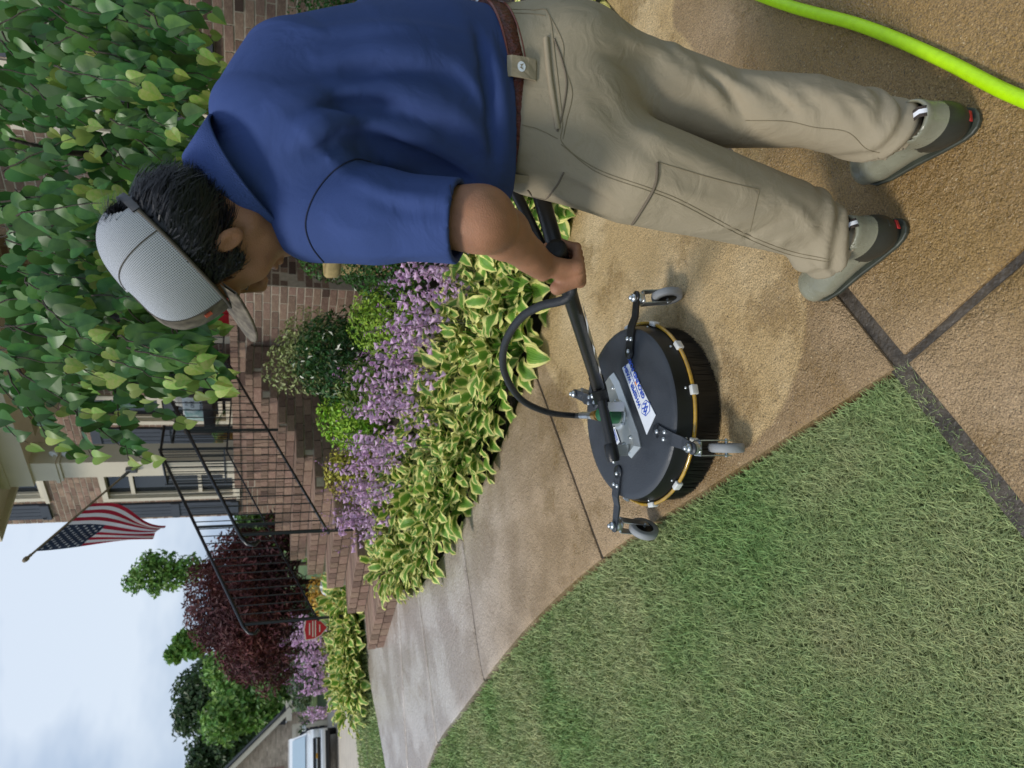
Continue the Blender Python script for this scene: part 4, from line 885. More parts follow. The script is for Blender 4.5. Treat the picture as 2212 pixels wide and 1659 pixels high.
for i in range(12):
    a = R(-14+30*i); m_ = MB(); m_.rbox(((RD+.021)*math.cos(a), (RD+.021)*math.sin(a), .098), (.016, .030, .022), .003, Matrix.Rotation(a, 3, 'Z')); cl = m_.build('clip', CLIP, mc)
    m_ = MB(); m_.lathe([(0, .004), (.004, .003), (.0045, 0)], 8, c=((RD+.008)*math.cos(a+.03), (RD+.008)*math.sin(a+.03), .116), rot=Matrix.Rotation(a, 3, 'Z') @ Matrix.Rotation(PI/2, 3, 'Y')); m_.build('rivet', ZINC, cl)
# casters on cranked arms
for i, (ax, ay, wx, wy, swv) in enumerate(((.365, -.045, .375, -.012, 1.9), (-.08, -.345, -.085, -.335, 1.62), (-.372, .065, -.366, .095, 1.1), (.055, .365, .06, .38, .4))):
    a = math.atan2(ay, ax); u = Vector((math.cos(a), math.sin(a), 0)); v = Vector((-math.sin(a), math.cos(a), 0)); rr = math.hypot(ax, ay)
    c = empty('caster', None or (0, 0, 0)); c.parent = mc
    pts = [(.20, HT_+.006), (.285, HT_+.006), (.318, .150), (rr+.016, .150)]; wds = (.020, .020, .018, .015); m_ = MB(); top = []; V = []
    for (r_, z), w_ in zip(pts, wds):
        for sg in (-1, 1):
            for dz in (0, .006): V.append(tuple(u*r_+v*sg*w_+Vector((0, 0, z+dz-.004))))
    F = []
    for k in range(3):
        b = k*4; F += [(b, b+4, b+6, b+2), (b+1, b+3, b+7, b+5), (b, b+1, b+5, b+4), (b+2, b+6, b+7, b+3)]
    F += [(0, 2, 3, 1), (12, 13, 15, 14)]; m_.add(V, F); m_.lathe([(0, .003), (.022, .003), (.022, -.003), (0, -.003)], 18, c=tuple(u*.2+Vector((0, 0, HT_+.005)))); m_.lathe([(0, .0032), (.0172, .0032), (.0172, -.003), (0, -.003)], 18, c=tuple(u*(rr+.016)+Vector((0, 0, .151)))); m_.build('arm', DECK if i != 0 else BLKP, c)
    for (r_, o_) in ((.205, 0), (.245, .011), (.245, -.011)):
        m_ = MB(); m_.lathe([(0, .007), (.006, .006), (.0075, .002), (.0075, 0)], 10, c=tuple(u*r_+v*o_+Vector((0, 0, HT_+.008)))); m_.build('bolt', ZINC, c)
    m_ = MB(); cc = u*(rr+.010); m_.lathe([(0, .024), (.006, .022), (.0085, .016), (.0085, .012), (.013, .012), (.013, 0), (0, 0)], 12, c=tuple(cc+Vector((0, 0, .154)))); m_.lathe([(.017, .012), (.02, .004), (.02, -.006), (.016, -.008), (0, -.008)], 18, c=tuple(cc+Vector((0, 0, .136)))); m_.build('swivel', ZINC, c)
    wd = Vector((math.cos(swv), math.sin(swv), 0)); ax_ = Vector((-wd.y, wd.x, 0)); wc_ = cc-wd*.028+Vector((0, 0, .0515)); m_ = MB()
    for sg in (-1, 1):
        V = [cc+ax_*sg*.020+wd*.016+Vector((0, 0, .130)), cc+ax_*sg*.020-wd*.016+Vector((0, 0, .130)), wc_+ax_*sg*.020-wd*.011-Vector((0, 0, .010)), wc_+ax_*sg*.020+wd*.011-Vector((0, 0, .010))]
        V2 = [p+ax_*sg*.003 for p in V]; m_.add(V+V2, [(0, 1, 2, 3), (7, 6, 5, 4), (0, 4, 5, 1), (1, 5, 6, 2), (2, 6, 7, 3), (3, 7, 4, 0)])
    m_.box(cc+Vector((0, 0, .130)), (.036, .036, .004), Matrix.Rotation(swv, 3, 'Z')); m_.tube([wc_-ax_*.026, wc_+ax_*.026], .005, 8); m_.build('fork', ZINC, c)
    m_ = MB(); rot = ax_.to_track_quat('Z', 'Y').to_matrix(); m_.lathe([(.031, -.0115), (.045, -.0125), (.0495, -.010), (.051, 0), (.0495, .010), (.045, .0125), (.031, .0115), (.031, -.0115)], 32, c=tuple(wc_), rot=rot); wh = m_.build('tyre', RUBB, c)
    m_ = MB(); m_.lathe([(0, -.010), (.030, -.010), (.0325, -.007), (.0325, .007), (.030, .010), (0, .010)], 24, c=tuple(wc_), rot=rot); m_.build('hub', SKIRT, c)
# bracket plate on the deck, seen as a shallow tapered tray
pc0, pa = Vector((-.004, .012, 0)), R(37); rp = Matrix.Rotation(pa, 3, 'Z')
def prot(poly, z): return [tuple(pc0+rp @ Vector((x, y, z))) for x, y in poly]
low = ((-.148, -.034), (-.10, -.046), (.10, -.046), (.148, -.034), (.148, .034), (.10, .046), (-.10, .046), (-.148, .034)); hi_ = [(x*.93, y*.72) for x, y in low]
m_ = MB(); m_.loft([prot(low, HT_+.002), prot(low, HT_+.006), prot(hi_, HT_+.022)], caps=True, smooth=False); plate = m_.build('bracket_plate', STEEL, mc)
for x, y in ((-.105, -.024), (.09, -.024), (.105, .024), (-.1, .024)): m_ = MB(); m_.lathe([(0, .006), (.006, .005), (.0065, 0)], 10, c=tuple(pc0+rp @ Vector((x, y, HT_+.022)))); m_.build('bolt', ZINC, plate)
m_ = MB(); m_.lathe([(.05, 0), (.05, .004), (.04, .005), (0, .005)], 28, c=tuple(pc0+Vector((0, 0, HT_+.022)))); m_.build('flange', STEEL, mc)
for k in range(5): m_ = MB(); m_.lathe([(0, .006), (.005, .005), (.006, 0)], 8, c=tuple(pc0+Vector((.046*math.cos(k*1.256+.3), .046*math.sin(k*1.256+.3), HT_+.024)))); m_.build('bolt', ZINC, plate)
m_ = MB(); m_.lathe([(.031, .024), (.032, .06), (.030, .066), (.02, .07), (0, .07)], 28, c=tuple(pc0+Vector((0, 0, HT_)))); sw = m_.build('swivel_housing', GRN, mc)
m_ = MB(); m_.lathe([(.020, .066), (.022, .07), (.022, .092), (.016, .097), (0, .097)], 20, c=tuple(pc0+Vector((0, 0, HT_)))); m_.build('swivel_head', GRN, sw)
# fittings and hose
h0 = pc0+Vector((-.004, .018, HT_+.080)); hd = Vector((-.05, 1, .03)).normalized()
for nm, a, b, r_, mm in (('brass_coupler', .0, .042, .0145, BRASS), ('brass_ring', .012, .02, .0175, BRASS), ('hex_nut', .042, .066, .013, ZINC), ('crimp', .066, .125, .0125, ZINC)):
    m_ = MB(); m_.tube([h0+hd*a, h0+hd*b], r_, 6 if nm == 'hex_nut' else 14, smooth=nm != 'hex_nut'); m_.build(nm, mm, mc)
HOSEM = mat('hose_black_rubber', lin('#26282b'), .5, spec=.4, var=.12, vs=40, bump=.25, bs=260)
hs_ = h0+hd*.125; hp_ = [hs_, hs_+hd*.06, ml(1182, 890, 2.36), ml(1125, 862, 2.26), ml(1090, 805, 2.10), ml(1090, 745, 1.93), ml(1122, 690, 1.78), ml(1165, 662, 1.68), ml(1205, 652, 1.63), ml(1226, 644, 1.61), ml(1237, 625, 1.60), ml(1228, 602, 1.58)]
m_ = MB(); m_.tube(cat_rom(hp_, 8), .0105, 12); m_.build('pressure_hose', HOSEM, mc)
# lower tube, pivot bracket and handle shaft
T0, T1 = Vector((-.150, -.062, .232)), Vector((.052, -.026, .262))
m_ = MB(); m_.tube([T0+Vector((.02, 0, 0)), T1], .0165, 16); m_.build('yoke_tube', BLKP, mc)
td = (T1-T0).normalized(); m_ = MB(); m_.tube([T0, T0+td*.012, T0+td*.05, T0+td*.058], [.018, .0215, .0215, .018], 18); sl = m_.build('yoke_sleeve', BLKP, mc)
m_ = MB(); m_.lathe([(0, .008), (.005, .006), (.006, 0)], 8, c=tuple(T0), rot=(-td).to_track_quat('Z', 'Y').to_matrix()); m_.build('set_screw', ZINC, sl)
m_ = MB(); m_.box(T0+td*.035+Vector((0, 0, -.030)), (.035, .02, .05)); m_.build('yoke_post', STEEL, mc); m_ = MB(); m_.box(T1-td*.03+Vector((0, 0, -.04)), (.03, .03, .06)); m_.build('yoke_post', STEEL, mc)
CAPP = ml(1200, 535, 1.49); PV = T1+Vector((.014, -.004, .006)); sdir = (CAPP-PV).normalized()
sx = sdir.cross(Vector((0, 0, 1))).normalized(); sy = sx.cross(sdir); rb = Matrix((sx, sdir, sy)).transposed()
m_ = MB(); m_.box(PV+sy*.0+sdir*.01-sdir*.02, (.052, .035, .048), rb)
for sg in (-1, 1): m_.box(PV+sx*sg*.0245+sdir*.045, (.0035, .075, .046), rb)
pb = m_.build('pivot_bracket', BLKP, mc); m_ = MB(); m_.lathe([(0, .009), (.007, .008), (.009, .002), (.009, 0)], 12, c=tuple(PV+sy*.024-sdir*.012), rot=sy.to_track_quat('Z', 'Y').to_matrix()); m_.build('bolt', ZINC, pb)
SHB = PV+sdir*.045
m_ = MB(); m_.tube([SHB, SHB+(CAPP-SHB)*.98], .0185, 20); shaft = m_.build('handle_shaft', BLKP, mc)
m_ = MB(); m_.tube([CAPP-sdir*.05, CAPP-sdir*.006, CAPP, CAPP+sdir*.002], [.0215, .0238, .0215, .013], 24); m_.build('grip_cap', mat('grip_black', lin('#0b0b0c'), .55, bump=.2, bs=300), shaft)
# paper tag taped under the shaft
m_ = MB(); pA, pB = SHB+(CAPP-SHB)*.16, SHB+(CAPP-SHB)*.62; nn = sx; dn_ = -sy*.021; V = []
for k in range(9):
    p = pA+(pB-pA)*k/8; w_ = .037-.004*math.sin(k*1.7); V += [tuple(p+dn_+sx*w_+Vector((0, 0, .004*math.sin(k*2.1)))), tuple(p+dn_-sx*(w_*.95))]
m_.add(V, [(2*i, 2*i+1, 2*i+3, 2*i+2) for i in range(8)], 0, True); m_.build('tape', mat('grey_tape', lin('#c6c7c3'), .6, var=.1, vs=30, bump=.5, bs=60), shaft)
# cross bar: two tubes running off behind the man, with a trigger gun
TB0, TB1 = CAPP-sdir*.035, ml(1030, -60, 1.72)
m_ = MB(); m_.tube([TB0, TB1], .0185, 18); cbar = m_.build('cross_bar', BLKP, mc)
off = Vector((0, .03, .05)); m_ = MB(); m_.tube([TB0+Vector((0, .03, .012)), TB0+(TB1-TB0)*.2+off*.9, TB1+off], .0125, 14); m_.build('trigger_bar', BLKP, mc)
gp = ml(1050, 8, 1.62); m_ = MB(); m_.tube([gp+Vector((-.06, .0, .01)), gp+Vector((.08, .02, .02))], .017, 14); m_.tube([gp+Vector((-.08, 0, 0)), gp+Vector((-.06, 0, .01))], .022, 14); m_.build('trigger_valve', ZINC, mc)
# deck sticker with its lettering
A_, B_, C_, D_ = [Vector((x, y, HT_+.0045)) for x, y in ((.166, -.024), (.150, .020), (-.060, -.135), (.003, -.183))]

m_ = MB(); V = [A_, B_, C_, D_]; m_.add([tuple(p) for p in V]+[tuple(p-Vector((0, 0, .002))) for p in V], [(0, 1, 2, 3), (7, 6, 5, 4), (0, 4, 5, 1), (1, 5, 6, 2), (2, 6, 7, 3), (3, 7, 4, 0)]); stk = m_.build('sticker', STK, mc)
xa = (B_-C_).normalized(); an = math.atan2(xa.y, xa.x); ya = Vector((-xa.y, xa.x, 0)); LG = (B_-C_).length; pbc = C_+(D_-C_)*.5
def on_st(txt, sx_, sy_, size, mm, bold=.0006): obj('lettering', text_mesh(txt, size, mm, bold=bold), stk, tuple(pbc+xa*sx_*LG+ya*sy_*.07+Vector((0, 0, .0012))), (0, 0, an))
on_st('WHISPER WASH', .62, .27, .0225, BLUE); on_st('GROUND FORCE', .69, -.22, .0232, BLUE, .0008); on_st('the world leader in surface cleaning', .60, .05, .007, BLUE, 0)
m_ = MB(); hc = pbc+xa*LG*.225+ya*-.006+Vector((0, 0, .0008))
def hexa(r_, z): return [tuple(hc+(xa*math.sin(k*PI/3)*.86+ya*math.cos(k*PI/3))*r_+Vector((0, 0, z))) for k in range(6)]
m_.add(hexa(.029, 0), [tuple(range(6))[::-1]]); m_.add(hexa(.0255, .0003), [tuple(range(6))[::-1]], 1); m_.build('emblem', [BLUE, STK], stk)
for dx, dy in ((-.007, .006), (.006, -.007)): obj('lettering', text_mesh('W', .026, BLUE, bold=.001), stk, tuple(hc+xa*dx*.6+ya*dy+Vector((0, 0, .0008))), (0, 0, an))
m_ = MB(); m_.box(pbc+xa*LG*.60+ya*-.002+Vector((0, 0, .0006)), (.014, .008, .0006), Matrix.Rotation(an, 3, 'Z')); m_.build('mark', ORNG, stk)
m_ = MB(); m_.box(Vector((-.075, .062, HT_+.0045)), (.075, .032, .001), Matrix.Rotation(an, 3, 'Z')); s2 = m_.build('sticker', STK, mc)
for k in range(4): m_ = MB(); m_.box(Vector((-.075-.02*.0, .062, HT_+.0055))+ya*(.009-.006*k), (.055, .0025, .0004), Matrix.Rotation(an, 3, 'Z')); m_.build('print', BLUE, s2)
# ------------------------------------------------------------------ the man: signed distance bodies meshed with surface nets
def nets(f, lo, hi, h, blk=16):
    lo = np.array(lo, float); n = np.ceil((np.array(hi)-lo)/h).astype(int)+1; n = ((n+blk-1)//blk)*blk
    D = np.full(n, 1.0, np.float32); nb = n//blk
    bc = np.stack(np.meshgrid(*[np.arange(k) for k in nb], indexing='ij'), -1).reshape(-1, 3)
    ctr = lo+(bc*blk+blk/2)*h; d = f(ctr); rad = blk*h*.87*1.35
    D.reshape(nb[0], blk, nb[1], blk, nb[2], blk)[:] = np.where(d < 0, -1., 1.).reshape(nb)[:, None, :, None, :, None]
    act = bc[np.abs(d) < rad+.02]; loc = np.stack(np.meshgrid(*[np.arange(blk)]*3, indexing='ij'), -1).reshape(-1, 3)
    for i in range(0, len(act), 64):
        a = act[i:i+64]; idx = (a[:, None, :]*blk+loc[None]); P = lo+idx.reshape(-1, 3)*h; v = f(P).astype(np.float32).reshape(len(a), blk, blk, blk)
        for k, b in enumerate(a): D[b[0]*blk:(b[0]+1)*blk, b[1]*blk:(b[1]+1)*blk, b[2]*blk:(b[2]+1)*blk] = v[k]
    s = D < 0; c = np.zeros(np.array(D.shape)-1, np.int8)
    for dx in (0, 1):
        for dy in (0, 1):
            for dz in (0, 1): c += s[dx:dx+c.shape[0], dy:dy+c.shape[1], dz:dz+c.shape[2]]
    cell = np.argwhere((c > 0) & (c < 8)); acc = np.zeros((len(cell), 3)); cnt = np.zeros(len(cell))
    cor = [(x, y, z) for x in (0, 1) for y in (0, 1) for z in (0, 1)]
    for a in range(8):
        for b in range(a+1, 8):
            A_, B_ = np.array(cor[a]), np.array(cor[b])
            if np.abs(A_-B_).sum() != 1: continue
            va = D[tuple((cell+A_).T)]; vb = D[tuple((cell+B_).T)]; m = (va < 0) != (vb < 0); t = va[m]/(va[m]-vb[m]); acc[m] += A_+(B_-A_)*t[:, None]; cnt[m] += 1
    V = lo+(cell+acc/cnt[:, None])*h; ix = np.full(c.shape, -1, np.int32); ix[tuple(cell.T)] = np.arange(len(cell)); F = []
    for ax in range(3):
        sl0 = [slice(None)]*3; sl1 = [slice(None)]*3; sl0[ax] = slice(0, -1); sl1[ax] = slice(1, None); a, b = s[tuple(sl0)], s[tuple(sl1)]
        e = np.argwhere(a != b); u, v = (ax+1) % 3, (ax+2) % 3; e = e[(e[:, u] > 0) & (e[:, v] > 0) & (e[:, u] < c.shape[u]) & (e[:, v] < c.shape[v])]
        fl = a[tuple(e.T)]; du = np.eye(3, dtype=int)[u]; dv = np.eye(3, dtype=int)[v]
        q = np.stack([ix[tuple((e-du-dv).T)], ix[tuple((e-dv).T)], ix[tuple(e.T)], ix[tuple((e-du).T)]], 1); q[~fl] = q[~fl][:, ::-1]; F.append(q)
    F = np.concatenate(F); F = F[(F >= 0).all(1)]
    return V, F
def relax(V, F, it=2, k=.5):
    e = np.concatenate([F[:, [0, 1]], F[:, [1, 2]], F[:, [2, 3]], F[:, [3, 0]]]); e = np.concatenate([e, e[:, ::-1]])
    for _ in range(it):
        s = np.zeros_like(V); c = np.zeros(len(V)); np.add.at(s, e[:, 0], V[e[:, 1]]); np.add.at(c, e[:, 0], 1); V = V*(1-k)+s/np.maximum(c, 1)[:, None]*k
    return V
A3 = lambda *p: np.array(p, float)
def nz(v): v = np.array(v, float); return v/np.linalg.norm(v)
def cone(P, a, b, ra, rb):
    a, b = np.array(a), np.array(b); ab = b-a; t = np.clip((P-a)@ab/(ab@ab), 0, 1); return np.linalg.norm(P-a-t[:, None]*ab, axis=1)-(ra+(rb-ra)*t)
def ell(P, c, r, B=None):
    q = P-np.array(c)
    if B is not None: q = q@B
    r = np.array(r); k = np.linalg.norm(q/r, axis=1); k1 = np.linalg.norm(q/(r*r), axis=1)+1e-9; return k*(k-1)/k1
def smin(a, b, k): h = np.maximum(k-np.abs(a-b), 0)/k; return np.minimum(a, b)-h*h*k*.25
def smax(a, b, k): return -smin(-a, -b, k)
def etube(P, secs):                         # secs: (pos, right, half width, half depth)
    out = None
    for (a, ra, wa, da), (b, rb, wb, db) in zip(secs[:-1], secs[1:]):
        a, b = np.array(a), np.array(b); ab = b-a; L_ = np.linalg.norm(ab); ax = ab/L_; tr = (P-a)@ax/L_; t = np.clip(tr, 0, 1)
        rt = np.array(ra)[None]*(1-t[:, None])+np.array(rb)[None]*t[:, None]; rt = rt-(rt@ax)[:, None]*ax; rt /= np.linalg.norm(rt, axis=1)[:, None]; fw = np.cross(ax, rt)
        q = P-a-t[:, None]*ab; x = (q*rt).sum(1); y = (q*fw).sum(1); z = (tr-t)*L_; w_ = wa+(wb-wa)*t; d_ = da+(db-da)*t; m = np.minimum(w_, d_)
        v = (np.sqrt((x/w_)**2+(y/d_)**2+(z/m)**2)-1)*m; out = v if out is None else np.minimum(out, v)
    return out
def ridge(P, pts, w_, amp):                 # fold running along a polyline
    d = np.full(len(P), 9.); u = np.zeros(len(P)); n = len(pts)-1
    for i, (a, b) in enumerate(zip(pts[:-1], pts[1:])):
        a, b = np.array(a), np.array(b); ab = b-a; t = np.clip((P-a)@ab/(ab@ab), 0, 1); v = np.linalg.norm(P-a-t[:, None]*ab, axis=1); m = v < d; d[m] = v[m]; u[m] = (i+t[m])/n
    return amp*np.exp(-(d/w_)**2)*np.sin(PI*np.clip(u, .02, .98))**.7
def wob(P, s, seed, n=5):
    q = np.random.default_rng(seed); o = 0
    for i in range(n): k = q.normal(0, 1, 3); k /= np.linalg.norm(k); o = o+np.sin(P@(k*s*(1+.5*i))+q.uniform(0, 6))/(1+.5*i)
    return o/n
UP = A3(0, 0, 1)
# skeleton
PELV = A3(.600, 1.415, H0-.46); NECK = dep(530, 392, 1.345)
SHL, SHR = dep(684, 458, 1.285), dep(768, 108, 1.475)
ELL = dep(1040, 474, 1.25)
spine = [(A3(.605, 1.412, H0-.54), nz((1, .08, 0)), .180, .135), (A3(.600, 1.415, H0-.44), nz((1, .10, 0)), .176, .132), (A3(.588, 1.40, H0-.33), nz((1, .16, 0)), .180, .140), (A3(.560, 1.39, H0-.20), nz((1, .28, 0)), .172, .136), (A3(.525, 1.385, H0-.09), nz((1, .40, 0)), .172, .130), (A3(.495, 1.385, H0-.015), nz((1, .5, 0)), .150, .100), (A3(.445, 1.375, H0+.040), nz((1, .5, 0)), .085, .075)]
# neck ring
def cv(r_, d_, f_): return nz(crt*r_+cdn*d_+cf*f_)
CCN, NDN = dep(515, 396, 1.262), cv(-.52, -.86, .06)
spine[5] = (CCN-NDN*.105+crt*.035+cf*.02, nz((1, .5, 0)), .150, .102); spine[6] = (CCN-NDN*.035+cf*.01, nz((1, .5, 0)), .090, .082)
NECK = CCN-NDN*.02
# head frame (camera right, down, forward mixed into the place's axes)
def cv(r_, d_, f_): return nz(crt*r_+cdn*d_+cf*f_)
HF = cv(-.693, .333, .639); HU = cv(-.637, -.697, -.328); HU = nz(HU-HF*(HU@HF)); HLx = np.cross(HU, HF); HB = np.column_stack([HLx, HF, HU]); HS = 1.02
HO = dep(461.5, 511.5, 1.225)
def hl(P): return (P-HO)@HB/HS
def hw(p): return HO+HB@(np.array(p)*HS)
def head(P):
    q = hl(P); d = ell(q, (0, -.012, .042), (.077, .099, .087)); m = lambda x, y, z: (np.c_[np.abs(q[:, 0]), q[:, 1:]], (x, y, z)); s = np.c_[np.abs(q[:, 0]), q[:, 1:]]
    d = smin(d, ell(q, (0, .042, -.02), (.064, .056, .085)), .03)
    d = smin(d, cone(s, (.050, -.002, -.055), (.0, .078, -.097), .022, .021), .025)
    d = smin(d, cone(q, (0, .095, .026), (0, .117, -.016), .0075, .0125), .012); d = smin(d, ell(s, (.012, .106, -.025), (.008, .010, .008)), .008)
    d = smin(d, ell(q, (0, .085, .034), (.052, .015, .012)), .012); d = smin(d, ell(s, (.040, .062, -.018), (.026, .026, .026)), .02)
    d = smax(d, -ell(s, (.032, .104, .012), (.020, .014, .011)), .012); d = smin(d, ell(s, (.031, .080, .011), (.0145, .0125, .0125)), .003)
    d = smin(d, ell(q, (0, .097, -.055), (.024, .011, .0065)), .007); d = smin(d, ell(q, (0, .095, -.068), (.021, .011, .008)), .007); d = smin(d, ell(q, (0, .088, -.098), (.02, .015, .016)), .015)
    d = smax(d, -ell(q, (0, .108, -.0615), (.026, .010, .0016)), .003)
    e = ell(s, (.079, -.010, -.004), (.0075, .0165, .027)); e = smax(e, -ell(s, (.087, -.005, -.001), (.0065, .0095, .018)), .005); d = smin(d, e, .007)
    return d*HS
GA = None
CAPW = np.array(MW @ CAPP); SHAX = nz(np.array(MW.to_3x3() @ sdir)); GC = CAPW-SHAX*.068
DP = nz(cdn-SHAX*(cdn@SHAX)); LP = -crt-SHAX*(-crt@SHAX); LP = nz(LP-DP*(LP@DP))
def gp_(th, r_, a): return GC+(LP*math.cos(R(th))+DP*math.sin(R(th)))*r_+SHAX*a
WR = dep(1166, 570, 1.475)
FINGERS = []
for k, (a, l) in enumerate(((.036, 1.0), (.013, 1.05), (-.011, 1.0), (-.033, .85))):
    FINGERS.append([gp_(52, .052-.002*k, a), gp_(108, .0425, a+.003), gp_(170, .0325, a+.002), gp_(228*l if l < 1 else 232, .030, a+.001)])
def hand(P):
    d = None
    for k, (m0, p1, p2, p3) in enumerate(FINGERS):
        r_ = (.0092, .0096, .0092, .0080)[k]; f = smin(cone(P, m0, p1, r_*1.18, r_*.95), cone(P, p1, p2, r_*.97, r_*.93), .003); f = smin(f, np.linalg.norm(P-p1, axis=1)-r_*1.17, .004); f = smin(f, np.linalg.norm(P-m0, axis=1)-r_*1.42, .006); f = smin(f, cone(P, p2, p3, r_*.93, r_*.8), .004)
        d = f if d is None else smin(d, f, .0015)
        mc_ = cone(P, WR+SHAX*(.5*(.012-.008*k)), m0, .0155, .0125); d = smin(d, mc_, .012)
    d = smin(d, cone(P, gp_(-10, .056, -.004), gp_(35, .050, -.006), .016, .015), .015)
    th = smin(cone(P, WR+SHAX*.012, gp_(-38, .054, .038), .0165, .0145), cone(P, gp_(-38, .054, .038), gp_(-88, .040, .046), .0125, .0105), .008); th = smin(th, cone(P, gp_(-88, .040, .046), gp_(-140, .034, .040), .0105, .008), .005)
    return smin(d, th, .009)
FMID = ELL*.6+WR*.4+crt*.010-cdn*.006
def arm(P):
    d = smin(cone(P, SHL, ELL, .067, .051), cone(P, ELL, FMID, .0505, .046), .04); d = smin(d, cone(P, FMID, WR, .046, .0275), .02)
    return smin(d, etube(P, [(FMID*.3+WR*.7, crt, .034, .031), (WR, crt, .030, .026)]), .012)
ELR = dep(920, -25, 1.56); WRR = dep(1045, -70, 1.72)
def body_f(P):
    d = etube(P, [(p, r_, w_*k_, d_*k_) for (p, r_, w_, d_), k_ in zip(spine, (.9, .9, .9, .88, .85, .66, .55))]); d0 = np.linalg.norm(P-HO, axis=1); mh = d0 < .26; hd_ = d0-.12; hd_[mh] = head(P[mh]); d1 = np.linalg.norm(P-GC, axis=1); mg = d1 < .17; h_ = d1-.07; h_[mg] = hand(P[mg]); n = smin(cone(P, NECK+A3(.02, 0, -.03), hw((0, -.012, -.06)), .054, .050), cone(P, NECK, hw((0, -.03, -.03)), .052, .054), .02)
    d = smin(d, n, .02); d = smin(d, hd_, .022); d = smin(d, arm(P), .02); d = smin(d, h_, .012)
    r_ = smin(cone(P, SHR, ELR, .062, .05), cone(P, ELR, WRR, .05, .033), .03); return smin(d, r_, .02)
SKIN = mat('skin', lin('#9c6f54'), .52, spec=.35, var=.13, vs=22, bump=.22, bs=380, sss=.12, rvar=.1)
man = empty('person', (.46, 1.26, float(g(.46, 1.26))), None, 'person in navy polo and khaki trousers, stooping to steer the round cleaner', 'person'); MO = Vector(man.location)
def mpart(name, V, F, m, smooth=True):
    o = obj(name, npmesh(name, V-np.array(MO), F, m, smooth), man); return o
V, F = nets(body_f, (.10, 1.10, H0-.66), (1.00, 1.58, H0+.26), .0035); V = relax(V, F, 1, .25)
bodyo = mpart('body', V, F, SKIN)
# polo shirt
SLEND = ELL*.86+SHL*.14; sax = nz(SLEND-SHL)
HEM_C = dep(992, 478, 1.245)
def trace(f, px):                           # points of a surface seen in given directions
    P0 = np.array([0, 0, H0]); out = []
    for (x, y) in px:
        v = nz(dep(x, y, 1.0)-P0); t = .85
        for _ in range(60): t += float(f((P0+v*t)[None])[0])*.8
        out.append(P0+v*min(t, 2.2))
    return out
def torso_b(P):
    d = etube(P, spine); d = smin(d, cone(P, spine[5][0], SHL, .080, .078), .05); d = smin(d, cone(P, spine[5][0], SHR, .074, .066), .05); d = smin(d, ell(P, dep(1020, 368, 1.44), (.090, .090, .10)), .06)
    return smin(d, cone(P, spine[3][0]+A3(-.03, -.02, -.04), spine[2][0]+A3(-.04, .02, -.06), .125, .135), .05)   # blousing above the belt
def sleeve_b(P): return smin(cone(P, SHL, HEM_C, .080, .0745), cone(P, SHL, SHL*.6+HEM_C*.4, .084, .082), .03)
SFOLD = [(trace(torso_b, px), w_, am) for px, w_, am in (
    ([(640, 300), (700, 265), (790, 262), (920, 310), (1060, 400)], .020, .016), ([(640, 345), (740, 300), (850, 310), (960, 355), (1070, 420)], .015, -.014), ([(560, 260), (680, 205), (830, 195), (980, 240), (1080, 320)], .024, .013), ([(600, 250), (720, 228), (860, 232), (1000, 285)], .016, -.010),
    ([(690, 130), (820, 110), (950, 115), (1060, 150)], .024, .011), ([(720, 165), (860, 150), (1000, 175)], .018, -.009), ([(640, 70), (800, 62), (940, 70), (1040, 90)], .018, .008), ([(1050, 70), (1076, 150), (1088, 250), (1094, 350)], .014, .012), ([(1030, 60), (1048, 160), (1058, 270), (1066, 360)], .013, -.012),
    ([(820, 345), (900, 372), (1000, 402), (1070, 412)], .013, .010), ([(980, 130), (1030, 190), (1070, 290)], .012, .008), ([(920, 200), (1000, 255), (1070, 350)], .012, .007))]
LFOLD = [(trace(sleeve_b, px), w_, am) for px, w_, am in (([(740, 380), (850, 425), (980, 430)], .016, .008), ([(760, 410), (880, 455), (985, 460)], .012, -.006), ([(740, 545), (870, 548), (1000, 535)], .014, .007), ([(700, 470), (760, 500), (860, 510)], .018, .006))]
def shirt_f(P):
    d = torso_b(P); nm = np.abs(d) < .045; Q = P[nm]
    for pts, w_, am in SFOLD: d[nm] -= ridge(Q, pts, w_, am*1.5)
    d = d+.0035*wob(P, 14, 4)
    sl = sleeve_b(P); nm = np.abs(sl) < .04; Q = P[nm]
    for pts, w_, am in LFOLD: sl[nm] -= ridge(Q, pts, w_, am)
    sl = sl+.002*wob(P, 22, 9)
    dr = ELR*.62+SHR*.38; sr = cone(P, SHR, dr, .068, .066)
    pl_ = (P-HEM_C)@nz(HEM_C-SHL); sl = np.maximum(sl, pl_-.0); pr_ = (P-dr)@nz(dr-SHR); sr = np.maximum(sr, pr_)
    d = smin(d, sl, .022); d = smin(d, sr, .03)
    inn = cone(P, SHL*.35+HEM_C*.65, HEM_C+nz(HEM_C-SHL)*.05, .062, .063); d = np.maximum(d, -inn)
    inr = cone(P, SHR*.3+dr*.7, dr+nz(dr-SHR)*.05, .056, .056); d = np.maximum(d, -inr)
    nc = (P-CCN)@NDN; d = np.where(np.linalg.norm(P-CCN, axis=1) < .16, smax(d, nc-.018, .01), d); d = np.maximum(d, -cone(P, CCN-NDN*.02, CCN+NDN*.1, .058, .060))   # neck opening
    return np.maximum(d, (H0-.424)+.15*(P[:, 0]-.6)-P[:, 2])
NAVY = mat('navy_knit', lin('#394b7d'), .82, spec=.2, var=.05, vs=5, bump=.2, bs=900, wr=9)
V, F = nets(shirt_f, (.12, 1.08, H0-.50), (1.02, 1.62, H0+.20), .005); V = relax(V, F, 2, .45)
shirt = mpart('polo_shirt', V, F, NAVY)
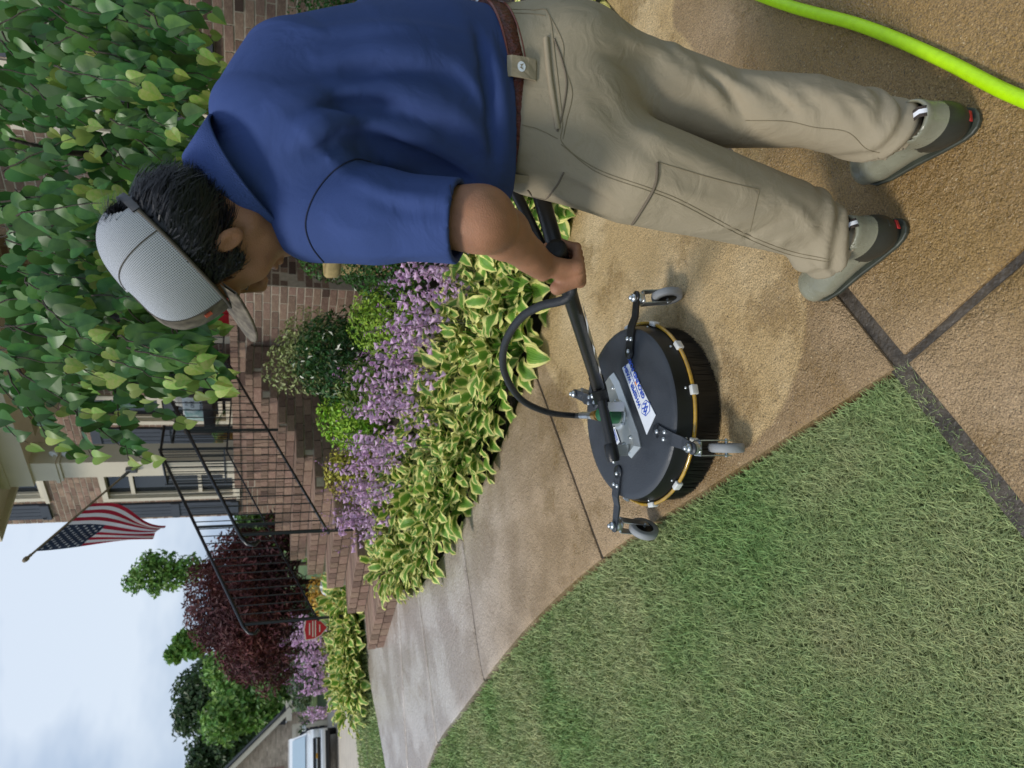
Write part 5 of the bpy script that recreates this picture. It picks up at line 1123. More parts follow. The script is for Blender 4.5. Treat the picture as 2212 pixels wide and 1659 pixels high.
# collar: ribbed band folded round the neck
nd = NDN; cr = nz(-cf-nd*(-cf@nd)); cfw = np.cross(nd, cr); cc_ = CCN; rings = []
for (rad, hz) in ((.074, .034), (.080, .048), (.087, .044), (.101, .006), (.115, -.032), (.111, -.034), (.096, -.004)):
    rg = []
    for t in np.linspace(0, 2*PI, 56, endpoint=False):
        fr = 0; rg.append(tuple(cc_+(cr*math.cos(t)*1.02+cfw*math.sin(t)*1.0)*rad+nd*(hz-.020*fr*fr)-np.array(MO)))
    rings.append(rg)
def mbuild(mb, name, m, parent=None): return mb.build(name, m, parent or man)
mbuild(MB().loft(rings), 'collar', mat('navy_rib', lin('#42548a'), .85, spec=.15, bump=.5, bs=500, stretch=(1, 1, .2)), shirt)
bvS = BVHTree.FromPolygons([tuple(v) for v in V], [tuple(f) for f in F])
def cast(bv, X, Y):
    o = Vector((0, 0, H0)); d = Vector(dep(X, Y, 1.0))-o; h = bv.ray_cast(o, d.normalized()); return h[0], h[1]
def seam(bv, px, name, m, r_=.0011, parent=None, n=10, lift=.0006, dash=0):
    P = []
    for p in cat_rom([(x, y, 0) for x, y in px], n):
        a, nn = cast(bv, p[0], p[1])
        if a is not None: P.append(a+(nn if nn.dot(Vector(cf)) < 0 else -nn)*lift-MO)
    if len(P) < 2: return None
    mb = MB()
    if dash:
        for i in range(0, len(P)-1, 2): mb.tube(P[i:i+2], r_, 4)
    else: mb.tube(P, r_, 5)
    return mbuild(mb, name, m, parent)
SEAMN = mat('navy_thread', lin('#16203f'), .8)
seam(bvS, [(560, 545), (600, 500), (645, 505)], 'seam', SEAMN, .0013, shirt) if False else None
seam(bvS, [(706, 575), (672, 530), (660, 480), (680, 420), (720, 370), (765, 345), (800, 350)], 'armhole_seam', SEAMN, .0014, shirt)
seam(bvS, [(972, 400), (976, 440), (978, 490), (990, 550)], 'hem_stitch', SEAMN, .0009, shirt)
# trousers
g1_, g2_ = float(g(.33, 1.29)), float(g(.545, 1.12))
ANL, ANR = A3(.322, 1.292, g1_+.10), A3(.538, 1.155, g2_+.10)
HIL, HIR = A3(.515, 1.405, H0-.55), A3(.690, 1.425, H0-.55)
KNL, KNR = dep(1568, 428, 1.535), dep(1568, 236, 1.53); CLL, CLR = dep(1735, 478, 1.585), dep(1745, 240, 1.49)
rxL, rxR = nz((.91, .41, 0)), nz((.98, .19, 0))
legL = [(HIL, nz((1, .1, 0)), .112, .124), (dep(1370, 372, 1.485), rxL, .106, .112), (KNL, rxL, .089, .094), (CLL, rxL, .078, .080), (ANL+A3(.002, 0, .06), rxL, .066, .068), (ANL+A3(0, 0, -.005), rxL, .066, .068)]
legR = [(HIR, nz((1, .1, 0)), .106, .120), (HIR*.5+KNR*.5, rxR, .096, .104), (KNR, rxR, .078, .086), (CLR, rxR, .072, .077), (ANR+A3(.002, 0, .06), rxR, .066, .069), (ANR+A3(0, 0, -.005), rxR, .067, .070)]
WZ = H0-.432
def bunch(P, an, rx, seed):                 # cloth rucked up over the boot
    z = P[:, 2]-an[2]; k = np.exp(-((z-.05)/.055)**2); a = np.arctan2((P-an)@np.cross(UP, rx), (P-an)@rx)
    return k*(.006*np.sin(z*130+2.2*np.sin(a*1.5+seed))+.005*np.sin(3*a+seed+z*30))
def trou_b(P):
    pel = etube(P, [(A3(.605, 1.410, H0-.58), nz((1, .08, 0)), .178, .140), (A3(.602, 1.412, H0-.50), nz((1, .09, 0)), .183, .142), (A3(.600, 1.415, H0-.40), nz((1, .10, 0)), .174, .130)])
    pel = smin(pel, ell(P, (.665, 1.335, H0-.585), (.105, .09, .11)), .05); pel = smin(pel, ell(P, (.545, 1.325, H0-.59), (.105, .09, .11)), .05)
    L_ = etube(P, legL)+bunch(P, ANL, rxL, 1.0); R_ = etube(P, legR)+bunch(P, ANR, rxR, 3.0)
    return smin(smin(pel, L_, .05), smin(pel, R_, .05), .012)
TFOLD = []
def mk_tfold():
    for px, w_, am in (([(1170, 400), (1235, 430), (1330, 470)], .014, .010), ([(1165, 375), (1240, 405), (1350, 450)], .012, -.008), ([(1210, 360), (1300, 410), (1400, 470)], .014, .008), ([(1280, 250), (1420, 300), (1560, 370), (1660, 430)], .022, .009), ([(1260, 180), (1330, 260), (1450, 380)], .02, -.006), ([(1500, 500), (1590, 480), (1690, 440)], .013, .009), ([(1540, 520), (1620, 505), (1710, 470)], .010, -.008), ([(1600, 540), (1690, 520), (1780, 470)], .012, .010), ([(1680, 420), (1740, 470), (1770, 530)], .012, .008),
        ([(1470, 150), (1540, 200), (1590, 290)], .014, .012), ([(1500, 140), (1575, 195), (1620, 280)], .011, -.010), ([(1540, 150), (1630, 210), (1690, 290)], .014, .011), ([(1630, 160), (1720, 220), (1770, 300)], .014, .010), ([(1660, 190), (1740, 260)], .010, -.009), ([(1720, 180), (1800, 220), (1850, 290)], .012, .011), ([(1790, 190), (1860, 230), (1900, 290)], .010, .010), ([(1330, 70), (1420, 110), (1490, 180)], .016, .010), ([(1390, 60), (1460, 110), (1520, 160)], .014, .009), ([(1290, 110), (1380, 160), (1450, 230)], .014, -.008), ([(1420, 395), (1480, 420), (1560, 440)], .012, .005)):
        TFOLD.append((trace(trou_b, px), w_, am))
mk_tfold()
def trou_f(P):
    d = trou_b(P)
    nm = np.abs(d) < .045; Q = P[nm]
    for pts, w_, am in TFOLD: d[nm] -= ridge(Q, pts, w_, am)
    d = d+.0035*wob(P, 16, 12)+.0016*wob(P, 45, 13)
    for an, rx, hm in ((ANL, rxL, .034), (ANR, rxR, .030)):      # hollow hems
        inner = cone(P, an+A3(0, 0, .03), an-A3(0, 0, .12), .054, .060); near = np.linalg.norm((P-an)[:, :2], axis=1) < .16
        zz = P[:, 2]-an[2]; f_ = np.cross(UP, rx); cut = (hm+.42*((P-an)@f_))-zz; d = np.where(near & (zz < .12), np.maximum(np.maximum(d, -inner), cut), d)
    return np.maximum(d, P[:, 2]-WZ-.15*(P[:, 0]-.6))
KHAKI = mat('khaki_cotton', lin('#9c9079'), .85, spec=.2, var=.05, vs=6, bump=.2, bs=1100, wr=14)
V, F = nets(trou_f, (.18, .96, .02), (.88, 1.62, H0-.38), .005); V = relax(V, F, 2, .45)
trous = mpart('trousers', V, F, KHAKI); bvT = BVHTree.FromPolygons([tuple(v) for v in V], [tuple(f) for f in F])
THR = mat('khaki_thread', lin('#82765c'), .9); THL = mat('khaki_shade', lin('#6d6252'), .9)
for px in ([(1095, 20), (1150, 22), (1185, 30), (1200, 130), (1215, 260), (1216, 310), (1290, 365), (1400, 405), (1470, 432), (1600, 500), (1700, 540), (1790, 560)], [(1098, 28), (1148, 30), (1178, 34)], [(1180, 20), (1215, 90), (1218, 140), (1236, 200), (1224, 260), (1216, 300)], [(1212, 312), (1290, 372), (1400, 412), (1470, 440), (1600, 508), (1700, 548), (1790, 566)], [(1205, 300), (1165, 280), (1128, 270)],
           [(1420, 350), (1540, 385), (1640, 410)], [(1640, 410), (1620, 500)], [(1610, 260), (1700, 262), (1760, 275), (1830, 285), (1870, 320), (1900, 330)]): seam(bvT, px, 'stitch_seam', THR, .0008, trous)
seam(bvT, [(1420, 352), (1415, 400), (1385, 455), (1352, 505)], 'pocket_zip', THL, .0032, trous)
seam(bvT, [(1180, 82), (1186, 150), (1196, 220), (1205, 278)], 'pocket_welt', KHAKI, .006, trous, lift=.0)
seam(bvT, [(1197, 84), (1214, 130), (1224, 180), (1216, 240), (1204, 284)], 'pocket_edge', THL, .002, trous)
seam(bvT, [(1218, 372), (1200, 405), (1165, 440), (1140, 410)], 'pocket_edge', THL, .002, trous)
# belt with loops
LEA = mat('belt_leather', lin('#5b2a20'), .45, spec=.5, var=.35, vs=120, bump=.9, bs=160, stretch=(1, 1, .6)); LEA2 = mat('belt_edge', lin('#7a3c2b'), .4, var=.1, vs=60)
def beltring(off, z): 
    c, r_, w_, d_ = A3(.600, 1.415, H0-.44), nz((1, .10, 0)), .176, .132; fw = np.cross(UP, r_)
    return [c+r_*math.cos(t)*(w_+off)+fw*math.sin(t)*(d_+off)+A3(0, 0, z+.15*(r_*math.cos(t)*w_+fw*math.sin(t)*d_)[0]) for t in np.linspace(0, 2*PI, 80, endpoint=False)]
def bl_(rs, name, m, parent=None): return mbuild(MB().loft([[tuple(p-np.array(MO)) for p in r_] for r_ in rs]), name, m, parent)
BZ = .004
belt = bl_([beltring(.000, BZ-.018), beltring(.0075, BZ-.018), beltring(.0085, BZ), beltring(.0075, BZ+.019), beltring(.0, BZ+.019)], 'belt', LEA)
for z in (-.0165, .0175): bl_([beltring(.006, BZ+z-.0022), beltring(.0095, BZ+z-.001), beltring(.0095, BZ+z+.001), beltring(.006, BZ+z+.0022)], 'belt_edging', LEA2, belt)
c_, r_, fw_ = A3(.600, 1.415, H0-.44), nz((1, .10, 0)), np.cross(UP, nz((1, .10, 0)))
for t, wd_ in ((R(-96), .020), (R(-166), .011), (R(-30), .011)):
    p = c_+r_*math.cos(t)*.188+fw_*math.sin(t)*.144; p = p+UP*.15*(p[0]-.6); tn = nz(-r_*math.sin(t)*.176+fw_*math.cos(t)*.132); on = nz(np.cross(tn, UP)); mb = MB()
    prof = [(-.033, .0), (-.030, .004), (-.015, .0065), (.0, .007), (.018, .006), (.026, .001)]
    mb.loft([[tuple(p-np.array(MO)+tn*sg*wd_+on*(o_+(.003 if k else 0))+UP*(z+BZ)) for sg, k in ((-1, 0), (1, 0), (1, 1), (-1, 1))] for z, o_ in prof], caps=True, smooth=False); lo_ = mbuild(mb, 'belt_loop', KHAKI, trous)
    if wd_ > .015:
        mb = MB(); q0 = p-np.array(MO)+on*.0108+UP*(BZ-.0)
        mb.add([tuple(q0)]+[tuple(q0+tn*math.cos(a)*.010+UP*math.sin(a)*.008) for a in np.linspace(0, 2*PI, 16, endpoint=False)], [(0, i+1, (i+1) % 16+1) for i in range(16)]); mbuild(mb, 'badge', STK, lo_)
        mb = MB(); q0 = q0+on*.0006; mb.add([tuple(q0+tn*x+UP*z) for x, z in ((-.006, -.004), (-.002, .004), (.0, .0), (.003, .003), (.006, -.004))], [(0, 1, 2), (2, 3, 4)]); mbuild(mb, 'badge_print', THR, lo_)
# boots
OLIVE = mat('boot_olive', lin('#858471'), .28, spec=.5, var=.10, vs=18, bump=.12, bs=90, rvar=.12); BDARK = mat('boot_dark', lin('#30322c'), .42, var=.15, vs=20, bump=.06, bs=200); BSOLE = mat('boot_sole', lin('#3c4036'), .5, var=.2, vs=30)
WEB = mat('webbing_brown', lin('#4b4038'), .9, bump=.8, bs=300); REFL = mat('reflective_white', lin('#e9e9ec'), .5); BRED = mat('label_red', lin('#b32a2a'), .5); BLIN = mat('boot_lining', lin('#3a342e'), .9)
def boot(name, heel, toe, lab):
    heel, toe = np.array(heel), np.array(toe); f_ = np.array([*(nz(np.r_[toe-heel, 0])[:2]), 0]); ln = np.linalg.norm(toe-heel)*1.03; lf = np.cross(UP, f_); z0 = float(g(*((heel+toe)/2))); f_[2] = .07*f_[1]; f_ = nz(f_)
    lf = np.cross(f_, UP); lf = nz(lf); B = np.column_stack([lf, f_, np.cross(lf, f_)]); O_ = np.array([*heel, float(g(*heel))])
    sec = lambda y, w_, h_, zc=None: (A3(0, y*ln, zc if zc is not None else h_), A3(1, 0, 0), w_, h_)
    def fn(P):
        q = (P-O_)@B; d = etube(q, [sec(.14, .036, .046), sec(.30, .037, .050), sec(.50, .041, .045), sec(.72, .052, .040), sec(.86, .045, .033)])
        d = smin(d, etube(q, [(A3(0, .20*ln, .05), A3(1, 0, 0), .038, .043), (A3(0, .22*ln, .12), A3(1, 0, 0), .042, .050)]), .03)
        inn = cone(q, (0, .22*ln, .07), (0, .22*ln, .2), .034, .042); d = np.maximum(d, -inn); d = np.maximum(d, q[:, 2]-.135); d = smax(d, .004-q[:, 2], .008); return d
    c = O_+B@np.array([0, ln/2, .07]); V, F = nets(fn, c-.21, c+.21, .0042); q = (V-O_)@B; fc = q[F].mean(1)
    heelm = (fc[:, 1] < .30*ln+.30*(fc[:, 2]-.03)-.5*np.maximum(0, fc[:, 2]-.06)) & (fc[:, 2] < .085-.10*np.maximum(0, fc[:, 1]-.03)); bt = None
    for nm, msk, m in (('boot', ~heelm, OLIVE), ('heel_counter', heelm, BDARK)):
        f2 = F[msk]; us = np.unique(f2); mp = np.zeros(len(V), int); mp[us] = np.arange(len(us)); o = obj(nm, npmesh(nm, V[us]-np.array(MO), mp[f2], m, True), man if bt is None else bt)
        if bt is None: bt = o
    out_ = [(w_*sg, y) for sg, seq in ((1, ((.0, .008), (.02, .020), (.06, .029), (.12, .035), (.30, .040), (.50, .043), (.72, .051), (.86, .048), (.96, .032), (1.005, .0))), (-1, ((.96, .032), (.86, .048), (.72, .051), (.50, .043), (.30, .040), (.12, .035), (.06, .029), (.02, .020), (.0, .008)))) for y, w_ in seq]
    out_ = [(x, y*ln-.003) for x, y in [(p[0], p[1]) for p in out_]]; mb = MB(); tf_ = lambda p: tuple(O_+B@np.array(p)-np.array(MO)); mb.loft([[tf_((x*k, (y-.5*ln)*k2+.5*ln, z)) for x, y in out_] for k, k2, z in ((.93, .96, .001), (.97, .985, .004), (.97, .985, .011), (.92, .97, .013))], caps=True, smooth=False); mbuild(mb, 'sole', BSOLE, bt)
    mb = MB(); mb.rbox((0, 0, 0), (.022, .003, .009), .001, Matrix(B.tolist())); oo = mbuild(mb, 'heel_label', BRED, bt); oo.location = Vector(O_+B@np.array([0, .0045, .030]))-MO
    mb = MB(); mb.rbox((0, 0, 0), (.018, .006, .008), .002, Matrix(B.tolist())); oo = mbuild(mb, 'kick_ledge', BDARK, bt); oo.location = Vector(O_+B@np.array([0, .006, .055]))-MO
    for yy, zz, sgn in ((.055, .128, -1), (.40*ln, .118, 1)):         # pull loops
        mb = MB(); pr = [(0, 0), (.010*sgn, .012), (.026*sgn, .016), (.036*sgn, .006), (.030*sgn, -.010), (.014*sgn, -.014)]; prf = [(y*1.0+yy, z+zz) for y, z in pr]
        mb.loft([[tf_((x, y, z)) for x in (-.011, .011)] for y, z in prf], closed=False); lp = mbuild(mb, 'pull_loop', WEB, bt); mb = MB(); mb.loft([[tf_((x, y+.0012*sgn, z+.0012)) for x in (-.0045, .0045)] for y, z in prf[1:5]], closed=False); mbuild(mb, 'reflector', REFL, lp)
    return bt
boot('boot', (.366, 1.205), (.246, 1.474), ''); boot('boot', (.548, 1.045), (.512, 1.325), '')
# cap
CG = None
def mesh_mat():
    m = bpy.data.materials.new('cap_mesh_grey'); m.use_nodes = True; nt = m.node_tree; N = nt.nodes.new; L = nt.links.new; b = nt.nodes['Principled BSDF']; uv = N('ShaderNodeUVMap'); uv.uv_map = 'UVMap'
    mp = N('ShaderNodeMapping'); mp.inputs['Scale'].default_value = (230, 54, 1); L(uv.outputs[0], mp.inputs[0]); v = N('ShaderNodeTexVoronoi'); v.inputs['Scale'].default_value = 1; v.inputs['Randomness'].default_value = 0; L(mp.outputs[0], v.inputs['Vector'])
    r_ = N('ShaderNodeMapRange'); r_.inputs[1].default_value = .18; r_.inputs[2].default_value = .42; L(v.outputs['Distance'], r_.inputs[0]); mx = N('ShaderNodeMix'); mx.data_type = 'RGBA'; mx.inputs[6].default_value = (*lin('#4c4f55'), 1); mx.inputs[7].default_value = (*lin('#b4b7bc'), 1); L(r_.outputs[0], mx.inputs[0]); L(mx.outputs[2], b.inputs['Base Color']); b.inputs['Roughness'].default_value = .7
    bp = N('ShaderNodeBump'); bp.inputs['Strength'].default_value = .4; bp.inputs['Distance'].default_value = .001; L(r_.outputs[0], bp.inputs['Height']); L(bp.outputs[0], b.inputs['Normal']); return m
CAPM = mesh_mat(); CAMO = mat('cap_camo', lin('#4b4339'), .85, col2=lin('#776e5e'), vs=55, bump=.2, bs=500); CUND = mat('visor_under', lin('#4c463d'), .85); CTAG = mat('cap_tag', lin('#b9563a'), .7)
def cap_pt(u, t, k=1.0):                    # u: angle from the front, t: 0 band .. 1 button
    ex = .088*k; ey = (.114 if abs(((u+PI) % (2*PI))-PI) < PI/2 else .122)*k; z = .052+.012*(1-math.cos(u))+((.104-.008*(1-math.cos(u)))*math.sin(t*PI/2)**.92)*k; c_ = max(0, math.cos(t*PI/2))**.62
    fr = math.cos(u)*.5+.5; z += .010*fr*math.sin(t*PI)
    return hw((math.sin(u)*ex*c_, -.004+math.cos(u)*ey*c_+.006*math.sin(t*PI)*fr, z))-np.array(MO)
def cap_patch(name, u0, u1, m, hole=False, parent=None):
    nu_, nt_ = 110, 34; V = []; uv_ = []; F = []
    for i in range(nu_+1):
        for j in range(nt_+1): u = u0+(u1-u0)*i/nu_; t = j/nt_; V.append(cap_pt(u, t)); uv_.append((u/6.28, t))
    for i in range(nu_):
        for j in range(nt_):
            u = u0+(u1-u0)*(i+.5)/nu_; t = (j+.5)/nt_
            if hole and ((abs(u)-PI)*2.6)**2+(t/.24)**2 < 1: continue
            F.append((i*(nt_+1)+j, (i+1)*(nt_+1)+j, (i+1)*(nt_+1)+j+1, i*(nt_+1)+j+1))
    mb = MB(); mb.add(V, F, 0, True); mb.uv = uv_; return mbuild(mb, name, m, parent)
capo = cap_patch('cap', R(52), R(308), CAPM, True); cap_patch('front_panel', R(-52), R(52), CAMO, False, capo)
for u in (52, 128, 232, 308): mbuild(MB().tube([tuple(cap_pt(R(u), t, 1.004)) for t in np.linspace(0, .98, 16)], .0012, 5), 'panel_seam', CUND, capo)
mbuild(MB().tube([tuple(cap_pt(u, 0, 1.003)) for u in np.linspace(R(-150), R(150), 60)], .0032, 6), 'sweatband', CUND, capo)
mbuild(MB().lathe([(0, .004), (.005, .0035), (.0065, 0)], 12, c=tuple(cap_pt(0, 1)), rot=Vector(HU).to_track_quat('Z', 'Y').to_matrix()), 'button', CAMO, capo)
mb = MB(); rows = []
for dz in (.0, .013): rows.append([tuple(hw((math.sin(u)*.089, -.004+math.cos(u)*.124, .070+dz))-np.array(MO)) for u in np.linspace(R(150), R(210), 14)])
mb.loft(rows+[[tuple(np.array(p)-HF*.002) for p in r_] for r_ in rows[::-1]], closed=False); mbuild(mb, 'snap_strap', mat('strap_grey', lin('#3c3d40'), .5), capo)
def visor(dz):
    rows = []
    for k in np.linspace(0, 1, 9):
        rows.append([tuple(hw((math.sin(u)*.085*(1+.10*k)*1.0, -.004+math.cos(u)*.114+k*.080*max(0, math.cos(u*1.25))**.45,   .050-.014*abs(math.sin(u))**1.6*(.25+k)+.004*k+dz))-np.array(MO)) for u in np.linspace(R(-68), R(68), 25)])
    return rows
mbuild(MB().loft(visor(.003), closed=False), 'visor_top', CAMO, capo); mbuild(MB().loft(visor(-.0015), closed=False), 'visor_under', CUND, capo)
e_ = [tuple((np.array(a)+np.array(b))/2) for a, b in zip(visor(.003)[-1], visor(-.0015)[-1])]; mbuild(MB().tube(e_, .0032, 6), 'visor_edge', CAMO, capo)
mb = MB(); q0 = cap_pt(R(46), .18, 1.01); mb.box(tuple(q0), (.012, .004, .012), Matrix(HB.tolist())); mbuild(mb, 'side_tag', CTAG, capo)
# hair: dark shell with many strands below the cap, a tuft through the strap opening
HAIR = mat('hair_black', lin('#17161a'), .42, spec=.45, isl=.5); hq = np.random.default_rng(11)
def hair_f(P):
    q = hl(P); d = ell(q, (0, -.016, .040), (.0835, .110, .094)); s = np.c_[np.abs(q[:, 0]), q[:, 1:]]
    side = q[:, 1]-(.040+.25*(q[:, 2]-.04)); d = smax(d, side, .01); low = (-.060-.55*(q[:, 1]+.02)*(q[:, 1] < -.0)*-.35-q[:, 2]); d = smax(d, low, .01)
    earcut = ell(s, (.086, -.004, -.022), (.03, .026, .042)); d = smax(d, -earcut, .008); d = smax(d, q[:, 2]-.085, .01)
    sb = ell(s, (.0725, .030, .014), (.007, .010, .028)); d = smin(d, sb, .01); return (d+.0035*wob(q, 120, 5))*HS
V, F = nets(hair_f, HO-.19, HO+.19, .0045); hairo = mpart('hair', V, F, HAIR)
fcen = V[F].mean(1); fn_ = np.cross(V[F[:, 1]]-V[F[:, 0]], V[F[:, 2]]-V[F[:, 0]]); fn_ /= np.linalg.norm(fn_, axis=1)[:, None]+1e-9
q = hl(fcen); out_d = ((fcen-hw((0, -.016, .03)))*fn_).sum(1) > 0; pick = np.where(out_d & (q[:, 2] < .07) & (q[:, 1] < .06))[0]; pick = hq.choice(pick, 5200)
P0 = fcen[pick]+hq.normal(0, .002, (5200, 3)); nn = fn_[pick]; ql = hl(P0)
flow = HB@np.array([0, -.55, -.75]); dirv = flow[None]+hq.normal(0, .22, (5200, 3)); dirv -= nn*(dirv*nn).sum(1)[:, None]; dirv /= np.linalg.norm(dirv, axis=1)[:, None]; dirv += nn*(.10+.10*hq.random(5200))[:, None]; dirv /= np.linalg.norm(dirv, axis=1)[:, None]
ln = .018+.030*hq.random(5200)*(1+.6*(ql[:, 1] < -.05)); ln[ql[:, 1] > -.02] *= .4; sdv = np.cross(dirv, nn); sdv /= np.linalg.norm(sdv, axis=1)[:, None]+1e-9
wdt = .0013; P1 = P0+dirv*(ln*.5)[:, None]+nn*.003; P2 = P1+(dirv*.9+flow[None]*.2-nn*.22)*(ln*.5)[:, None]
Vs = np.stack([P0-sdv*wdt, P0+sdv*wdt, P1+sdv*wdt*.8, P1-sdv*wdt*.8, P2], 1).reshape(-1, 3); i0 = np.arange(5200)[:, None]*5
tq = 420; tc_ = hw((0, -.095, .098)); P0 = tc_+hq.normal(0, .010, (tq, 3)); dv = nz(-HF*.9+HU*.25)+hq.normal(0, .3, (tq, 3)); P1 = P0+dv*.016; P2 = P1+(dv*.6-HU*.5)*.022; sv_ = np.cross(dv, HU); sv_ /= np.linalg.norm(sv_, axis=1)[:, None]
V2 = np.stack([P0-sv_*wdt, P0+sv_*wdt, P1+sv_*wdt*.8, P1-sv_*wdt*.8, P2], 1).reshape(-1, 3); i1 = np.arange(tq)[:, None]*5+len(Vs)
Fs = np.concatenate([np.concatenate([i+[0, 1, 2], i+[0, 2, 3], i+[3, 2, 4]]) for i in (i0, i1)])
o = obj('strand', npmesh('strand', np.r_[Vs, V2]-np.array(MO), Fs, HAIR), hairo); o['kind'] = 'stuff'
# eyebrow, lashes, eye
EYEW = mat('eye_white', lin('#d8d2ca'), .2)
for sg in (1, -1):
    mbuild(MB().lathe([(0, .0085), (.004, .0075), (.007, .004), (.0085, 0)], 14, c=tuple(hw((sg*.031, .0845, .011))-np.array(MO)), rot=Vector(HF).to_track_quat('Z', 'Y').to_matrix()), 'eye', EYEW, bodyo) if False else None
    mbuild(MB().tube([tuple(hw(p)-np.array(MO)) for p in ((sg*.014, .1015, .029), (sg*.030, .0985, .0345), (sg*.046, .086, .031))], [.0022, .003, .0012], 6), 'eyebrow', HAIR, bodyo)
    mbuild(MB().tube([tuple(hw(p)-np.array(MO)) for p in ((sg*.018, .0935, .0125), (sg*.030, .0955, .0125), (sg*.044, .086, .009))], [.0012, .0018, .001], 5), 'eyelash', HAIR, bodyo)
# ------------------------------------------------------------------ beyond the garden
MAPLE = mat('maple_purple', lin('#4a2f34'), .6, spec=.3, isl=.45, ob=.02, trans=.2, col2=lin('#6d3a35'), vs=1.5)
def tree(name, label, c, gz, crown_, mleaf, n, size, bark, asp=.5, lump=.35, fill=.6, seed=1, trunk_r=.08, group=None, multi=1, cat='tree', up=.2):
    """crown_: list of (offset, radii) ellipsoids of leaf clumps round c; trunk with limbs into each clump"""
    t = empty(name, (c[0], c[1], gz), None, label, cat, group); z0 = c[2]-gz; VV = []; FF = []; k = 0; tot = sum(np.prod(r_)**(2/3) for _, r_ in crown_)
    for i, (o_, r_) in enumerate(crown_):
        ni = max(200, int(n*np.prod(r_)**(2/3)/tot)); V, F = leaf_cloud(ni, blob(np.array(o_)+[0, 0, z0], r_, lump, fill, seed*17+i), size, asp, up, seed*31+i); VV.append(V); FF.append(F+k); k += len(V)
    o = obj('crown', npmesh('crown', np.concatenate(VV), np.concatenate(FF), mleaf), t)
    for j in range(multi):
        mb = MB(); dx = (j-(multi-1)/2)*.25; mb.tube(cat_rom([(dx*.4, 0, -.1), (dx*.8, .05, z0*.45), (dx, 0, z0*.85)], 5), list(np.linspace(trunk_r, trunk_r*.55, 11)), 8); mb.build('trunk', bark, t)
    for i, (o_, r_) in enumerate(crown_): mb = MB(); e_ = np.array(o_)+[0, 0, z0]; mb.tube(cat_rom([(0, 0, z0*.5), e_*[.5, .5, 1]-[0, 0, r_[2]*.5], e_], 4), list(np.linspace(trunk_r*.5, trunk_r*.12, 9)), 6); mb.build('limb', bark, t)
    return t
mcn = dep(535, 1300, 9.6); q = random.Random(5)
clumps = [((0, 0, 0), (.85, .8, .55))]+[((math.cos(a)*.62, math.sin(a)*.6, zz), (.46, .45, .34)) for a, zz in ((.3, .1), (1.3, .2), (2.3, .15), (3.1, 0), (4.0, -.1), (4.9, .05), (5.7, -.15))]+[((.0, 0, .45), (.6, .6, .34)), ((-.75, 0, -.38), (.45, .5, .3)), ((.75, -.2, -.4), (.45, .5, .3)), ((0, -.5, -.45), (.6, .4, .3))]
tree('purple_maple', 'dome shaped purple Japanese maple behind the iron stair rails', mcn, float(terrain(mcn[0], mcn[1])), clumps, MAPLE, 26000, .08, BARK, .32, .3, .6, 3, .05, None, 3, up=-.1)
FG1 = LEAFY('far_dark_leaf', '#35492c', '#4c6338'); FG2 = LEAFY('far_mid_leaf', '#4d7038', '#6f9148'); FG3 = LEAFY('far_light_leaf', '#5f8a3e', '#86a852')
def far_tree(name, label, X, Y, z, hw_, hh_, m, seed, n=7000, size=None, cl=None):
    c = dep(X, Y, z); q = random.Random(seed); cl = cl or [((0, 0, 0), (hw_*.7, hw_*.7, hh_*.75))]+[((math.cos(a)*hw_*.55, math.sin(a)*hw_*.55, q.uniform(-.6, .65)*hh_), (hw_*q.uniform(.32, .5), hw_*q.uniform(.32, .5), hh_*q.uniform(.22, .38))) for a in np.linspace(0, 6.28, 10)]
    return tree(name, label, c, -1.6 if z > 12 else float(terrain(c[0], c[1])), cl, m, n, size or z*.010, BARK, .6, .35, .6, seed, .04+hw_*.04, 'trees beyond the garden' if z > 20 else None)
far_tree('oak_tree', 'tall dark green oak behind the neighbouring garage', 460, 1490, 52, 2.9, 3.4, FG1, 21, 9000, .42)
far_tree('maple_tree', 'mid green tree standing before the tall dark oak', 555, 1490, 44, 3.0, 3.4, FG3, 22, 9000, .36)
far_tree('oak_tree', 'grey green tree above the garage roof ridge', 500, 1590, 60, 3.5, 3.6, FG1, 23, 8000, .46)
far_tree('maple_tree', 'green tree rising beyond the garage gable apex', 470, 1680, 62, 3.0, 3.0, FG2, 24, 5000, .46)
far_tree('maple_tree', 'bushy green tree filling the gap between maple and garage', 610, 1430, 42, 2.6, 2.6, FG2, 25, 7000, .34)
far_tree('sweetgum_tree', 'slender green treetop poking above the purple maple', 345, 1238, 16, .45, .75, FG3, 26, 2200, .10, [((0, 0, .3), (.30, .3, .32)), ((.12, 0, -.1), (.34, .3, .30)), ((-.16, 0, .55), (.24, .2, .2)), ((-.12, 0, -.25), (.30, .3, .3)), ((.05, 0, -.6), (.34, .3, .3)), ((.32, 0, .2), (.16, .18, .2)), ((-.3, 0, .1), (.18, .18, .16))])
far_tree('sweetgum_tree', 'small pale green treetop beside the purple maple', 405, 1395, 18, .35, .5, FG3, 27, 700, .16)
far_tree('young_tree', 'light green bush glimpsed between maple and house corner', 600, 1130, 13, .5, .9, FG2, 28, 1500, .12)
far_tree('dark_hedge', 'dark evergreen hedge below the far trees', 655, 1400, 30, 2.8, .9, FG1, 29, 4000, .25)
